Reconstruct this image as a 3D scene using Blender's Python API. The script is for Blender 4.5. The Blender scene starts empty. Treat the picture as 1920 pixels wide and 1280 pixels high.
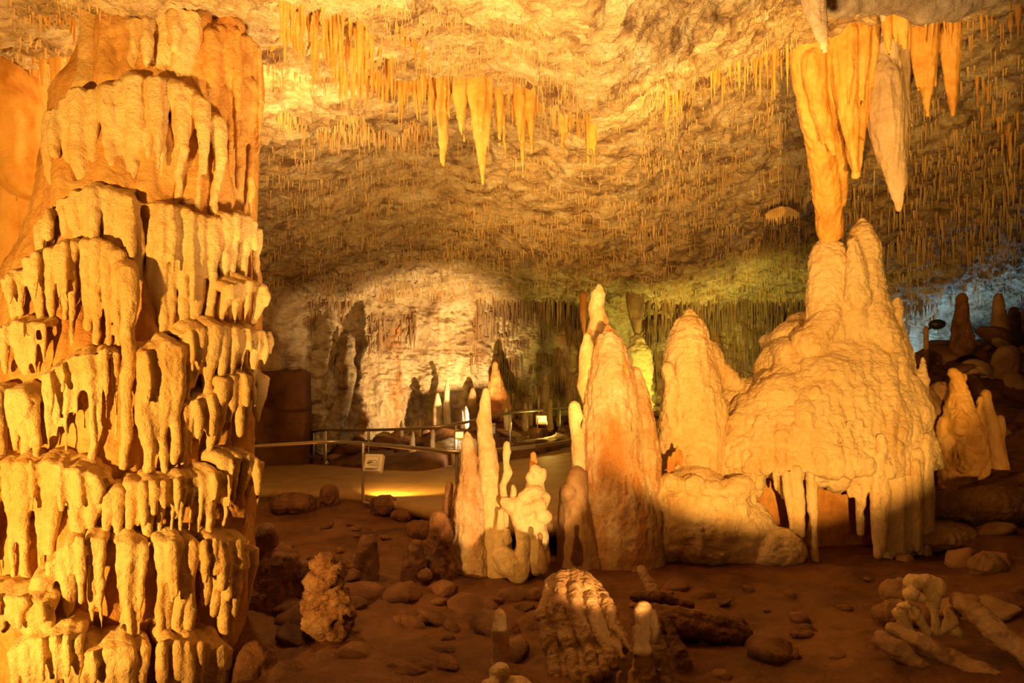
import bpy, math, random
import numpy as np
from mathutils import Vector, Matrix

# ------------------------------------------------------------------ camera
SC = bpy.context.scene
COL = SC.collection
F, HX, HY, CZ = 1200.0, 960.0, 767.0, 1.65      # focal length (px), horizon, eye height
cam_d = bpy.data.cameras.new('camera'); cam = bpy.data.objects.new('camera', cam_d); COL.objects.link(cam)
cam_d.sensor_width = 36.0; cam_d.lens = 36.0 * F / 1920.0
cam_d.shift_y = (HY - 640.0) / 1920.0
cam_d.clip_start = 0.05; cam_d.clip_end = 200
cam.location = (0, 0, CZ); cam.rotation_euler = (math.pi / 2, 0, 0)
SC.camera = cam

def P(px, py, Y):
    return np.array(((px - HX) / F * Y, Y, CZ + (HY - py) / F * Y))

# ------------------------------------------------------------------ world, exposure, lights
w = bpy.data.worlds.new('world'); SC.world = w; w.use_nodes = True
w.node_tree.nodes['Background'].inputs[0].default_value = (1.0, 0.45, 0.16, 1)
w.node_tree.nodes['Background'].inputs[1].default_value = 0.014
SC.view_settings.view_transform = 'Standard'; SC.view_settings.look = 'None'
SC.view_settings.gamma = 1.0; SC.view_settings.use_curve_mapping = False
SC.view_settings.exposure = 0.0
SC.cycles.max_bounces = 4; SC.cycles.diffuse_bounces = 2; SC.cycles.glossy_bounces = 2
SC.cycles.use_denoising = True
SC.cycles.sample_clamp_indirect = 4.0

AMBER = (1.0, 0.515, 0.105); WARM = (1.0, 0.585, 0.19); DEEP = (1.0, 0.45, 0.12)

def spot(name, loc, target, power, col, size=60, blend=0.3, radius=0.05):
    d = bpy.data.lights.new(name, 'SPOT'); o = bpy.data.objects.new(name, d); COL.objects.link(o)
    d.energy = power; d.color = col; d.spot_size = math.radians(size); d.spot_blend = blend; d.shadow_soft_size = radius
    o.location = Vector(loc)
    o.rotation_euler = (Vector(target) - Vector(loc)).to_track_quat('-Z', 'Y').to_euler()
    return o

def point(name, loc, power, col, radius=0.05):
    d = bpy.data.lights.new(name, 'POINT'); o = bpy.data.objects.new(name, d); COL.objects.link(o)
    d.energy = power; d.color = col; d.shadow_soft_size = radius; o.location = Vector(loc)
    return o

# cave floodlights out of frame or behind rock, plus added accent and fill spots
spot('floodlight_beam_column', (-3.7, 0.4, 0.75), (-3.3, 5.0, 2.7), 1900, AMBER, 84, 0.35, 0.08)
spot('floodlight_beam_mound', (2.0, 1.4, 0.92), (3.6, 9.2, 3.5), 4000, AMBER, 52, 0.22, 0.05)
spot('floodlight_beam_twins', (1.6, 2.6, 0.1), (0.0, 8.2, 1.0), 2300, WARM, 25, 0.25, 0.04)
spot('floodlight_beam_ceiling', (0.6, 3.2, 0.0), (0.5, 6.4, 5.0), 3400, WARM, 95, 0.9, 0.3)
point('uplight_behind_column', P(470, 330, 7.4), 230, WARM, 0.1)
point('uplight_behind_column_high', P(100, 330, 7.2), 150, AMBER, 0.1)
spot('uplight_right_ceiling', P(1640, 740, 13.5), P(1700, 200, 11.5), 230, (1, .58, .14), 120, 1, 0.2)
spot('uplight_mid_ceiling', P(900, 900, 12.5), P(900, 380, 14.5), 520, (1, .56, .12), 100, 1, 0.2)
spot('green_floodlight_beam', P(1380, 780, 17.0), P(1300, 650, 25), 1500, (1.0, 0.84, 0.13), 112, 1.0, 0.1)
spot('green_floodlight_beam_back', P(1160, 758, 18.0), P(1040, 640, 24), 230, (0.95, 0.9, 0.16), 120, 0.8, 0.1)
point('blue_light_glow', P(1800, 672, 24.5), 300, (0.25, 0.55, 1.0), 0.1)
spot('amber_side_beam', (8.6, 6.5, 1.2), P(1830, 850, 12), 240, (1, .5, .13), 55, 0.7, 0.1)
spot('accent_beam_fallen', (2.2, 3.0, .15), (0.90, 5.45, -0.12), 110, WARM, 11, .25, .02)  # added accent that brightens the flank of the fallen block
spot('accent_beam_stub', (1.2, 3.0, .35), (-0.1, 5.3, .10), 110, WARM, 12.5, .2, .01)  # added accent that brightens the top of the small broken stalagmite
spot('nodule_fill', (2.6, 2.6, 1.2), (4.0, 6.2, -.2), 60, (1, .55, .16), 50, .9, .2)  # added weak fill light for the nodules
spot('floor_fill_beam', (1.5, 1.2, 4.2), (1.5, 8.5, -0.5), 60, (1, .36, .08), 100, 1.0, 0.6)  # added dim fill light for the floor

rng = random.Random(11); nrng = np.random.default_rng(5)

# ------------------------------------------------------------------ noise
def _hash(ix, iy, iz, s):
    h = (ix * 374761393 + iy * 668265263 + iz * 2147483647 + s * 974711) & 0xffffffff
    h = ((h ^ (h >> 13)) * 1274126177) & 0xffffffff
    h = ((h ^ (h >> 16)) * 2246822519) & 0xffffffff
    return ((h ^ (h >> 15)) & 0xffff).astype(np.float32) / 32767.5 - 1.0

def vnoise(p, s=0):
    f = np.floor(p); i = f.astype(np.int64); t = (p - f).astype(np.float32); t = t * t * (3 - 2 * t)
    out = 0
    for dx in (0, 1):
        wx = t[:, 0] if dx else 1 - t[:, 0]
        for dy in (0, 1):
            wy = t[:, 1] if dy else 1 - t[:, 1]
            for dz in (0, 1):
                wz = t[:, 2] if dz else 1 - t[:, 2]
                out = out + wx * wy * wz * _hash(i[:, 0] + dx, i[:, 1] + dy, i[:, 2] + dz, s)
    return out

def fbm(p, scale, octv=4, s=0, ridged=False, gain=0.5):
    sc = np.asarray(scale, dtype=np.float64); out = 0; a = 1.0; tot = 0
    for k in range(octv):
        n = vnoise(p * sc + 17.3 * k + 100, s + k)
        if ridged: n = 1 - 2 * np.abs(n)
        out = out + a * n; tot += a; a *= gain; sc = sc * 2.03
    return out / tot

# ------------------------------------------------------------------ mesh helpers
def mk_mesh(name, V, Fc, smooth=True):
    me = bpy.data.meshes.new(name)
    V = np.asarray(V, dtype=np.float32)
    if isinstance(Fc, np.ndarray) and Fc.ndim == 2:
        n = Fc.shape[1]; me.vertices.add(len(V)); me.vertices.foreach_set('co', V.ravel())
        me.loops.add(Fc.size); me.loops.foreach_set('vertex_index', Fc.astype(np.int32).ravel())
        me.polygons.add(len(Fc)); me.polygons.foreach_set('loop_start', np.arange(0, Fc.size, n, dtype=np.int32))
        me.update(calc_edges=True)
    else:
        me.from_pydata([tuple(v) for v in V], [], Fc); me.update()
    me.validate()
    if smooth: me.polygons.foreach_set('use_smooth', np.ones(len(me.polygons), dtype=bool))
    return me

class Geo:
    """collects shapes in world space"""
    def __init__(self): self.V = []; self.F = []; self.n = 0
    def add(self, V, Fc):
        self.V.append(np.asarray(V, float)); self.F += [tuple(i + self.n for i in f) for f in Fc]; self.n += len(V); return self
    def tube(self, pts, rad, seg=10, sy=1.0, cap=True):
        pts = [np.asarray(p, float) for p in pts]; rad = list(rad)
        if cap:
            d0 = pts[0] - pts[1]; d0 /= np.linalg.norm(d0) + 1e-9
            d1 = pts[-1] - pts[-2]; d1 /= np.linalg.norm(d1) + 1e-9
            pts = [pts[0] + d0 * rad[0] * .95, pts[0] + d0 * rad[0] * .6] + pts + [pts[-1] + d1 * rad[-1] * .6, pts[-1] + d1 * rad[-1] * .95]
            rad = [rad[0] * .25, rad[0] * .78] + rad + [rad[-1] * .78, rad[-1] * .25]
        V = []; n = len(pts)
        ref = None
        for i in range(n):
            t = pts[min(i + 1, n - 1)] - pts[max(i - 1, 0)]; t /= np.linalg.norm(t) + 1e-9
            if ref is None:
                ref = np.array([1., 0, 0]) if abs(t[0]) < .8 else np.array([0, 1., 0])
            a = ref - t * np.dot(ref, t); a /= np.linalg.norm(a) + 1e-9; b = np.cross(t, a); ref = a
            for k in range(seg):
                th = 2 * math.pi * k / seg
                o = (a * math.cos(th) + b * math.sin(th)) * rad[i]; o = o * np.array([1, sy, 1])
                V.append(pts[i] + o)
        Fc = []
        for i in range(n - 1):
            for k in range(seg):
                k2 = (k + 1) % seg
                Fc.append((i * seg + k, i * seg + k2, (i + 1) * seg + k2, (i + 1) * seg + k))
        Fc.append(tuple(range(seg))[::-1]); Fc.append(tuple((n - 1) * seg + k for k in range(seg)))
        return self.add(V, Fc)
    def T(self, L, Y=None, sy=1.0, seg=12):
        """tube given in picture units: (px, py, radius px[, Y])"""
        pts = []; rad = []
        for q in L:
            y = q[3] if len(q) > 3 else Y
            pts.append(P(q[0], q[1], y)); rad.append(q[2] * y / F)
        return self.tube(pts, rad, seg, sy)
    def ell(self, c, r, seg=14, rings=9, rot=0.0):
        V = []; Fc = []; cr, sr = math.cos(rot), math.sin(rot)
        for i in range(1, rings):
            ph = math.pi * i / rings
            for k in range(seg):
                th = 2 * math.pi * k / seg
                x, y, z = r[0] * math.sin(ph) * math.cos(th), r[1] * math.sin(ph) * math.sin(th), r[2] * math.cos(ph)
                x, z = x * cr - z * sr, x * sr + z * cr
                V.append((c[0] + x, c[1] + y, c[2] + z))
        for i in range(rings - 2):
            for k in range(seg):
                k2 = (k + 1) % seg
                Fc.append((i * seg + k, (i + 1) * seg + k, (i + 1) * seg + k2, i * seg + k2))
        Fc.append(tuple(range(seg))); Fc.append(tuple((rings - 2) * seg + k for k in range(seg))[::-1])
        return self.add(V, Fc)
    def E(self, px, py, rx, ry, Y, ryd=None, rot=0.0):
        k = Y / F
        return self.ell(P(px, py, Y), (rx * k, (ryd if ryd else (rx + ry) / 2) * k, ry * k), rot=rot)
    def box(self, c, h, rot=None):
        V = np.array([(sx * h[0], sy * h[1], sz * h[2]) for sx in (-1, 1) for sy in (-1, 1) for sz in (-1, 1)], float)
        if rot is not None: V = V @ np.array(rot).T
        V = V + np.asarray(c)
        return self.add(V, [(0, 1, 3, 2), (4, 6, 7, 5), (0, 4, 5, 1), (2, 3, 7, 6), (0, 2, 6, 4), (1, 5, 7, 3)])
    def body(self, table, Yc, bf, seg=40, k=1.0):
        """stack of elliptical rings following a silhouette table (py, left px, right px)"""
        V = []; Fc = []; n = len(table)
        for (py, l, r) in table:
            c = P((l + r) / 2, py, Yc); a = (r - l) / 2 * Yc / F * k; b = bf(py) * k
            for i in range(seg):
                th = 2 * math.pi * i / seg
                V.append((c[0] + a * math.cos(th), c[1] + b * math.sin(th), c[2]))
        for i in range(n - 1):
            for j in range(seg):
                j2 = (j + 1) % seg
                Fc.append((i * seg + j, (i + 1) * seg + j, (i + 1) * seg + j2, i * seg + j2))
        Fc.append(tuple(range(seg))); Fc.append(tuple((n - 1) * seg + j for j in range(seg))[::-1])
        return self.add(V, Fc)
    def mesh(self, name, smooth=False):
        return mk_mesh(name, np.concatenate(self.V), self.F, smooth)

def link(name, me, mat, parent=None):
    o = bpy.data.objects.new(name, me); COL.objects.link(o)
    if mat is not None and not me.materials: me.materials.append(mat)
    if parent is not None:
        o.parent = parent
    return o

def organic(name, g, mat, voxel=0.02, noise=(), smooth=2, parent=None, base=None):
    """fuse overlapping shapes into one continuous rock surface"""
    me0 = g.mesh(name + '_src'); o = bpy.data.objects.new(name + '_src', me0); COL.objects.link(o)
    m = o.modifiers.new('r', 'REMESH'); m.mode = 'VOXEL'; m.voxel_size = voxel; m.adaptivity = 0
    if smooth:
        s = o.modifiers.new('s', 'SMOOTH'); s.factor = 0.5; s.iterations = smooth
    dg = bpy.context.evaluated_depsgraph_get(); ev = o.evaluated_get(dg)
    me = bpy.data.meshes.new_from_object(ev)
    bpy.data.objects.remove(o); bpy.data.meshes.remove(me0)
    n = len(me.vertices); V = np.empty(n * 3, np.float32); me.vertices.foreach_get('co', V); V = V.reshape(-1, 3)
    for (scale, amp, octv, ridged) in noise:
        N = np.empty(n * 3, np.float32); me.vertex_normals.foreach_get('vector', N); N = N.reshape(-1, 3)
        d = fbm(V.astype(float), scale, octv, int(amp * 1000) + 3, ridged) * amp
        V = V + N * d[:, None]
        me.vertices.foreach_set('co', V.astype(np.float32).ravel()); me.update()
    b = np.array(base if base is not None else ((parent.location[:]) if parent is not None else (0, 0, 0)), np.float32)
    me.vertices.foreach_set('co', (V - b).astype(np.float32).ravel()); me.update()
    me.polygons.foreach_set('use_smooth', np.ones(len(me.polygons), dtype=bool))
    me.name = name
    o = link(name, me, mat, parent)
    if parent is None: o.location = b
    return o

def plain(name, g, mat, parent=None, base=None, smooth=True):
    b = np.array(base if base is not None else ((parent.location[:]) if parent is not None else (0, 0, 0)), float)
    for i in range(len(g.V)): g.V[i] = g.V[i] - b
    o = link(name, g.mesh(name, smooth), mat, parent)
    if parent is None: o.location = b
    return o

def tag(o, label, cat, group=None, kind=None):
    if label: o['label'] = label
    if cat: o['category'] = cat
    if group: o['group'] = group
    if kind: o['kind'] = kind
    return o

def thing(name, loc, label, cat, group=None, kind=None):
    o = bpy.data.objects.new(name, None); COL.objects.link(o); o.location = Vector([float(v) for v in loc]); o.empty_display_size = .1
    return tag(o, label, cat, group, kind)

# ------------------------------------------------------------------ materials
def rock(name, c1, c2, c3, rough=0.62, fine=0.35, mid=0.5, fs=90, ms=14, streak=None, stretch=(1, 1, 1), cs=1.6, spec=0.35, bd=0.05):
    m = bpy.data.materials.new(name); m.use_nodes = True; nt = m.node_tree; N = nt.nodes; L = nt.links
    b = N['Principled BSDF']; geo = N.new('ShaderNodeNewGeometry')
    def mapping(sc):
        mp = N.new('ShaderNodeMapping'); mp.inputs['Scale'].default_value = sc; L.new(geo.outputs['Position'], mp.inputs[0]); return mp.outputs[0]
    def noise(sc, detail, vec, r=0.55, dist=0.0):
        n = N.new('ShaderNodeTexNoise'); n.inputs['Scale'].default_value = sc; n.inputs['Detail'].default_value = detail
        n.inputs['Roughness'].default_value = r; n.inputs['Distortion'].default_value = dist
        L.new(vec, n.inputs['Vector']); return n.outputs[0]
    v1 = mapping(stretch)
    ramp = N.new('ShaderNodeValToRGB'); cr = ramp.color_ramp
    cr.elements[0].position = 0.34; cr.elements[0].color = (*c3, 1); cr.elements[1].position = 0.68; cr.elements[1].color = (*c1, 1)
    e = cr.elements.new(0.5); e.color = (*c2, 1)
    L.new(noise(cs, 7, v1, 0.62, 0.4), ramp.inputs[0]); out = ramp.outputs[0]
    if streak:
        v2 = mapping((3.5, 3.5, 0.35)); r2 = N.new('ShaderNodeValToRGB')
        r2.color_ramp.elements[0].position = streak[1]; r2.color_ramp.elements[1].position = streak[1] + 0.16
        L.new(noise(streak[2] if len(streak) > 2 else 1.0, 5, v2, 0.6), r2.inputs[0])
        mx = N.new('ShaderNodeMixRGB'); L.new(r2.outputs[0], mx.inputs[0]); L.new(out, mx.inputs[1]); mx.inputs[2].default_value = (*streak[0], 1)
        out = mx.outputs[0]
    L.new(out, b.inputs['Base Color'])
    b.inputs['Roughness'].default_value = rough; b.inputs['Specular IOR Level'].default_value = spec
    h1 = noise(fs, 3, v1, 0.6); h2 = noise(ms, 6, v1, 0.65, 0.5)
    b1 = N.new('ShaderNodeBump'); b1.inputs['Strength'].default_value = mid; b1.inputs['Distance'].default_value = bd; L.new(h2, b1.inputs['Height'])
    b2 = N.new('ShaderNodeBump'); b2.inputs['Strength'].default_value = fine; b2.inputs['Distance'].default_value = 0.012; L.new(h1, b2.inputs['Height'])
    L.new(b1.outputs[0], b2.inputs['Normal']); L.new(b2.outputs[0], b.inputs['Normal'])
    return m

def flat(name, col, rough=0.5, metal=0.0, emit=None, strength=0):
    m = bpy.data.materials.new(name); m.use_nodes = True; b = m.node_tree.nodes['Principled BSDF']; N = m.node_tree.nodes; L = m.node_tree.links
    n = N.new('ShaderNodeTexNoise'); n.inputs['Scale'].default_value = 25; n.inputs['Detail'].default_value = 4
    mx = N.new('ShaderNodeMixRGB'); mx.inputs[1].default_value = (*col, 1); mx.inputs[2].default_value = (*[c * .8 for c in col], 1)
    g = N.new('ShaderNodeNewGeometry'); L.new(g.outputs['Position'], n.inputs['Vector']); L.new(n.outputs[0], mx.inputs[0]); L.new(mx.outputs[0], b.inputs['Base Color'])
    b.inputs['Roughness'].default_value = rough; b.inputs['Metallic'].default_value = metal
    if emit: b.inputs['Emission Color'].default_value = (*emit, 1); b.inputs['Emission Strength'].default_value = strength
    return m

M_COL = rock('honey_flowstone', (.87, .63, .31), (.83, .55, .24), (.72, .43, .15), fine=.8, mid=.6, fs=70, ms=16, rough=.55)
M_CORE = rock('rust_calcite', (.78, .42, .13), (.66, .30, .07), (.42, .15, .03), fine=.5, mid=.7)
M_CORE2 = rock('orange_flowstone', (.82, .49, .17), (.72, .37, .1), (.5, .2, .045), fine=.6, mid=.6)  # orange calcite, darkened further to deepen the shade between the column's ribs
M_MOUND = rock('cream_flowstone', (.88, .66, .38), (.84, .6, .32), (.72, .46, .2), fine=.7, mid=.9, ms=13, rough=.5)
M_PINK = rock('pitted_limestone', (.86, .64, .44), (.78, .50, .28), (.58, .28, .11), fine=.7, mid=1.0, ms=18, streak=((.66, .24, .03), .5, .8))
M_STUB = rock('pitted_brown_calcite', (.7, .42, .22), (.48, .22, .08), (.16, .06, .02), fine=.8, mid=1.0, ms=12, cs=4, bd=.1)
M_ORG = rock('amber_calcite', (.86, .52, .17), (.8, .43, .1), (.62, .28, .05), fine=.4, mid=.3, rough=.42)
M_GREY = rock('pale_grey_calcite', (.68, .52, .36), (.6, .44, .28), (.46, .32, .2), fine=.5, mid=.4)
M_CEIL = rock('ceiling_limestone', (.88, .74, .50), (.68, .48, .25), (.24, .13, .06), fine=.8, mid=1.0, fs=34, ms=8, cs=2.2, bd=.12, rough=.75, stretch=(.8, 1.3, 1.8))
M_WALL = rock('wall_limestone', (.8, .66, .42), (.62, .44, .24), (.28, .15, .06), fine=.6, mid=1.0, fs=22, ms=4, cs=.9, bd=.14, rough=.6, streak=((.55, .22, .05), .55, .5), stretch=(1, 1, .7))
M_FLOOR = rock('brown_cave_earth', (.25, .105, .035), (.18, .068, .02), (.09, .03, .008), fine=.9, mid=.9, fs=60, ms=9, cs=1.3, rough=.6)
M_PATH = rock('concrete_path', (.5, .32, .15), (.45, .28, .12), (.38, .22, .09), fine=.3, mid=.06, fs=120, ms=5, rough=.6)
M_DARK = rock('dark_brown_rock', (.36, .17, .08), (.24, .1, .04), (.1, .04, .015), fine=.8, mid=1.0, ms=12)
M_SLAB = rock('fallen_tan_calcite', (.5, .31, .15), (.38, .21, .09), (.22, .1, .035), fine=.5, mid=.5, ms=13)
M_RED = rock('red_orange_calcite', (.8, .34, .1), (.7, .26, .07), (.5, .16, .04), fine=.5, mid=.6, ms=6)
M_STEEL = flat('brushed_steel', (.62, .52, .4), .3, .75)
M_STRAW = rock('ochre_straw', (.84, .62, .32), (.76, .5, .2), (.55, .3, .09), fine=.2, mid=.2)
M_HOUSE = flat('beige_housing', (.62, .5, .34), .5)
M_BLACK = flat('black_housing', (.02, .02, .02), .5)
M_GLOW = flat('lamp_glass', (1, .7, .2), .3, 0, (1.0, .48, .07), 6)

# ------------------------------------------------------------------ relief surfaces: ceiling + back wall
lipx = [-900, -300, 0, 300, 500, 650, 760, 880, 1000, 1120, 1250, 1400, 1500, 1650, 1800, 1950, 2300, 2900]
lipy = [100, 100, 95, 108, 118, 135, 142, 150, 185, 222, 180, 125, 88, 55, 38, 22, 20, 20]
lipY = [6, 6, 6.5, 6.6, 6.7, 6.9, 7.0, 7.3, 7.5, 7.8, 8.2, 8.6, 8.8, 8.8, 8.8, 9, 9.2, 9.2]
wallY = [19, 19, 19, 19, 19.5, 22, 23.5, 24.3, 25, 25, 24.5, 25, 25.5, 26, 28, 30, 28, 26]
endy = [540, 540, 540, 540, 520, 528, 520, 520, 545, 560, 560, 545, 545, 555, 570, 585, 585, 585]
rows = []
for i, x in enumerate(lipx):
    ly, lY, wY, ey = lipy[i], lipY[i], wallY[i], endy[i]
    R = [(x, -1500, 2.3), (x, -420, 3.4), (x, ly - 200, lY - 2.5), (x, ly - 75, lY - 1.1), (x, ly - 6, lY - .12), (x, ly + 10, lY + .8)]
    cy, cY = ly + 10, lY + .8
    eY = wY - 2.6
    for t, yy in ((.3, .42), (.55, .68), (.8, .88), (1, 1)):
        R.append((x, cy + (ey - cy) * yy, cY + (eY - cY) * t))
    R += [(x, ey + 30, wY - .7), (x, 660, wY - .1), (x, 740, wY), (x, 900, wY + .2)]
    rows.append([P(*q) for q in R])
CTL = np.array(rows)                       # columns x rows x 3

def crom(A, n):
    """Catmull-Rom resample along axis 0 to n samples"""
    m = A.shape[0]; t = np.linspace(0, m - 1 - 1e-6, n); i = t.astype(int); f = (t - i).reshape((-1,) + (1,) * (A.ndim - 1))
    g = lambda k: A[np.clip(k, 0, m - 1)]
    p0, p1, p2, p3 = g(i - 1), g(i), g(i + 1), g(i + 2)
    return 0.5 * ((2 * p1) + (-p0 + p2) * f + (2 * p0 - 5 * p1 + 4 * p2 - p3) * f ** 2 + (-p0 + 3 * p1 - 3 * p2 + p3) * f ** 3)

def gridfaces(nu, nv):
    a = np.arange(nu * nv).reshape(nu, nv)
    return np.stack([a[:-1, :-1], a[:-1, 1:], a[1:, 1:], a[1:, :-1]], -1).reshape(-1, 4)

NU, NV = 1050, 950
G = crom(CTL, NU); G = np.swapaxes(crom(np.swapaxes(G, 0, 1), NV), 0, 1)      # NU x NV x 3
du = np.gradient(G, axis=0); dv = np.gradient(G, axis=1); Nn = np.cross(du, dv); Nn /= np.linalg.norm(Nn, axis=2, keepdims=True) + 1e-9
tocam = np.array([0, 0, CZ]) - G
Nn *= np.sign((Nn * tocam).sum(2, keepdims=True))
pf = G.reshape(-1, 3)
yy = np.clip(pf[:, 1] / 10, .6, 2.2)
disp = (fbm(pf, (.55, .55, .8), 3, 1) * .30 + fbm(pf, (1.6, 2.2, 2.6), 4, 9, True) * .11 + fbm(pf, (5, 7, 8), 3, 21) * .07 + fbm(pf, (13, 16, 18), 2, 41, True) * .022) * yy ** .6
terr = pf + 0
q = fbm(pf, (.9, .7, .9), 3, 31) * 3 + pf[:, 1] * .9
disp = disp + (np.abs((q % 1.0) - .35)) * .10      # bedding ledges
SURF = (pf + Nn.reshape(-1, 3) * disp[:, None]).reshape(NU, NV, 3)
iv = int((NV - 1) * 9.15 / 13)
def sub(name, a, b, mat):
    S = SURF[:, a:b]; Fc = gridfaces(S.shape[0], S.shape[1])
    v = S.reshape(-1, 3); f0 = Fc[len(Fc) // 2]; n = np.cross(v[f0[1]] - v[f0[0]], v[f0[2]] - v[f0[0]])
    if np.dot(n, np.array([0, 0, CZ]) - v[f0[0]]) < 0: Fc = Fc[:, ::-1].copy()
    o = link(name, mk_mesh(name, v, Fc), mat); o['kind'] = 'structure'; return o
sub('ceiling', 0, iv + 1, M_CEIL); sub('wall_back', iv, NV, M_WALL)
SPX = HX + SURF[..., 0] / SURF[..., 1] * F; SPY = HY - (SURF[..., 2] - CZ) / SURF[..., 1] * F
def near_surface(px, py, ymin=0, vmax=None):
    d = (SPX - px) ** 2 + (SPY - py) ** 2 + np.where(SURF[..., 1] < ymin, 1e6, 0)
    if vmax: d = d[:, :vmax]
    k = np.unravel_index(np.argmin(d), d.shape); return SURF[k]
def root_at(px, py, Y):
    """point of the ceiling above (px, Y)"""
    x = (px - HX) / F * Y
    d = (SURF[..., 0] - x) ** 2 + (SURF[..., 1] - Y) ** 2
    k = np.unravel_index(np.argmin(d[:, :iv]), d[:, :iv].shape); return SURF[k]

# ------------------------------------------------------------------ path and floor
path_pairs = [((100, 918, 0), (100, 864, 0)), ((505, 920, 0), (505, 868, 0)), ((650, 925, 0), (600, 871, 0)), ((745, 941, 0), (740, 882, 0)),
              ((850, 968, 0), (810, 880, 0)), ((1000, 985, 0), (900, 857, .12)), ((1120, 965, .1), (1000, 834, .42)), ((1300, 900, .4), (1110, 810, .72)), ((1500, 850, .7), (1300, 795, 1.0))]
def Z(px, py, z): return P(px, py, (CZ - z) * F / (py - HY))
A = crom(np.array([[Z(*a), Z(*b)] for a, b in path_pairs]), 90)
TT = np.linspace(0, 1, 14)[None, :, None]
PATH = A[:, :1] * (1 - TT) + A[:, 1:] * TT
v = PATH.reshape(-1, 3).copy(); nb = len(v); Fc = gridfaces(90, 14); low = v.copy(); low[:, 2] -= .16
a = np.arange(nb).reshape(90, 14); side = []
for e in (a[:, 0], a[:, -1], a[0], a[-1]):
    side.append(np.stack([e[:-1], e[1:], e[1:] + nb, e[:-1] + nb], 1))
o = link('walkway', mk_mesh('walkway', np.concatenate([v, low]), np.concatenate([Fc, Fc[:, ::-1] + nb] + side), False), M_PATH)
tag(o, None, None, kind='structure')

fc = []
for (px, Y, z) in [(960, 1, -.62), (-800, 1, -.6), (2600, 1, -.6), (960, 3.5, -.62), (-600, 4, -.6), (2400, 4, -.5), (500, 5.2, -.5), (960, 5.2, -.57), (1400, 5.2, -.55), (1900, 4.8, -.42),
                   (500, 6.4, -.38), (600, 7.8, -.33), (500, 10.3, -.26), (720, 10.6, -.28), (800, 8.2, -.46), (1100, 8.3, -.52), (1300, 8.5, -.5), (1500, 8.8, -.45), (1700, 8.8, -.42), (1950, 8.3, -.1),
                   (1000, 7, -.55), (1300, 7, -.55), (1650, 6.6, -.5), (2200, 6, 0), (1780, 10.4, .2), (2000, 10, .5), (1950, 13, 1.35), (1780, 13, .8), (1750, 16, 2.3), (1850, 19, 3.3), (1700, 20, 2.75), (1950, 20, 4.0),
                   (1650, 22, 2.9), (1900, 23.5, 3.5), (1750, 26, 2.2), (1950, 28, 2.2), (1500, 12, .2), (1350, 14, .3), (1500, 18, .9), (1350, 21, 1.2),
                   (300, 13, -.15), (300, 19, -.15), (500, 13, -.15), (550, 19, -.12), (700, 16, -.15), (850, 12, -.15), (850, 17, -.1), (1000, 11, -.15), (1050, 15, 0),
                   (600, 20.8, .05), (700, 22, .5), (760, 20.5, .3), (850, 22, 1.0), (840, 19.5, .4), (950, 23.5, 1.15), (930, 21, .7), (1050, 25, 1.35), (1150, 25, 1.4), (1250, 24, 1.3), (1000, 28, 1.6), (1300, 28, 1.6), (300, 24, .2), (700, 26, 1.0), (2600, 15, 3.5), (2600, 25, 4.5), (-400, 15, 0)]:
    fc.append(((px - HX) / F * Y, Y, z))
fc = np.array(fc)
def floor_z(x, y):
    x = np.asarray(x, float); y = np.asarray(y, float)
    d2 = (x[..., None] - fc[:, 0]) ** 2 + (y[..., None] - fc[:, 1]) ** 2
    w_ = 1 / (d2 + .12) ** 1.9
    return (w_ * fc[:, 2]).sum(-1) / w_.sum(-1)
ny, nx = 720, 620
Yg = .5 + 31 * np.linspace(0, 1, ny) ** 1.7
Xs = np.linspace(-1.15, 1.25, nx)
YY, XX = np.meshgrid(Yg, Xs, indexing='ij'); XX = XX * (YY + 1.5)
FZ = np.concatenate([floor_z(XX[i:i + 60], YY[i:i + 60]) for i in range(0, ny, 60)])
fp = np.stack([XX, YY, FZ], -1).reshape(-1, 3)
rough_amt = np.clip((fp[:, 0] - 3.5) / 3, 0, 1) * np.clip((fp[:, 1] - 9) / 4, 0, 1)
fz = fbm(fp, (.9, .9, 1), 4, 61) * .13 + fbm(fp, (4, 4, 4), 3, 71, True) * (.025 + .06 * rough_amt) + fbm(fp, (1.5, 1.5, 1.5), 3, 81, True) * .3 * rough_amt
fp[:, 2] += fz
pp = PATH[::2, ::3].reshape(-1, 3)
sel = np.where((fp[:, 1] > 8) & (fp[:, 1] < 28) & (fp[:, 0] < 9))[0]
for s0 in range(0, len(sel), 20000):
    idx = sel[s0:s0 + 20000]; d = np.linalg.norm(fp[idx, None, :2] - pp[None, :, :2], axis=2)
    k = d.argmin(1); hit = d[np.arange(len(idx)), k] < .42
    fp[idx[hit], 2] = np.minimum(fp[idx[hit], 2], pp[k[hit], 2] - .13)
o = link('floor', mk_mesh('floor', fp, gridfaces(ny, nx)), M_FLOOR); o['kind'] = 'structure'
FP = fp.reshape(ny, nx, 3)
def ground(x, y):
    i = np.clip(np.searchsorted(Yg, y), 0, ny - 1); j = int(np.clip(round((x / (Yg[i] + 1.5) + 1.15) / 2.4 * (nx - 1)), 0, nx - 1)); return float(FP[i, j, 2])
def on_ground(px, Y):
    x = (px - HX) / F * Y; return np.array((x, Y, ground(x, Y)))

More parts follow.
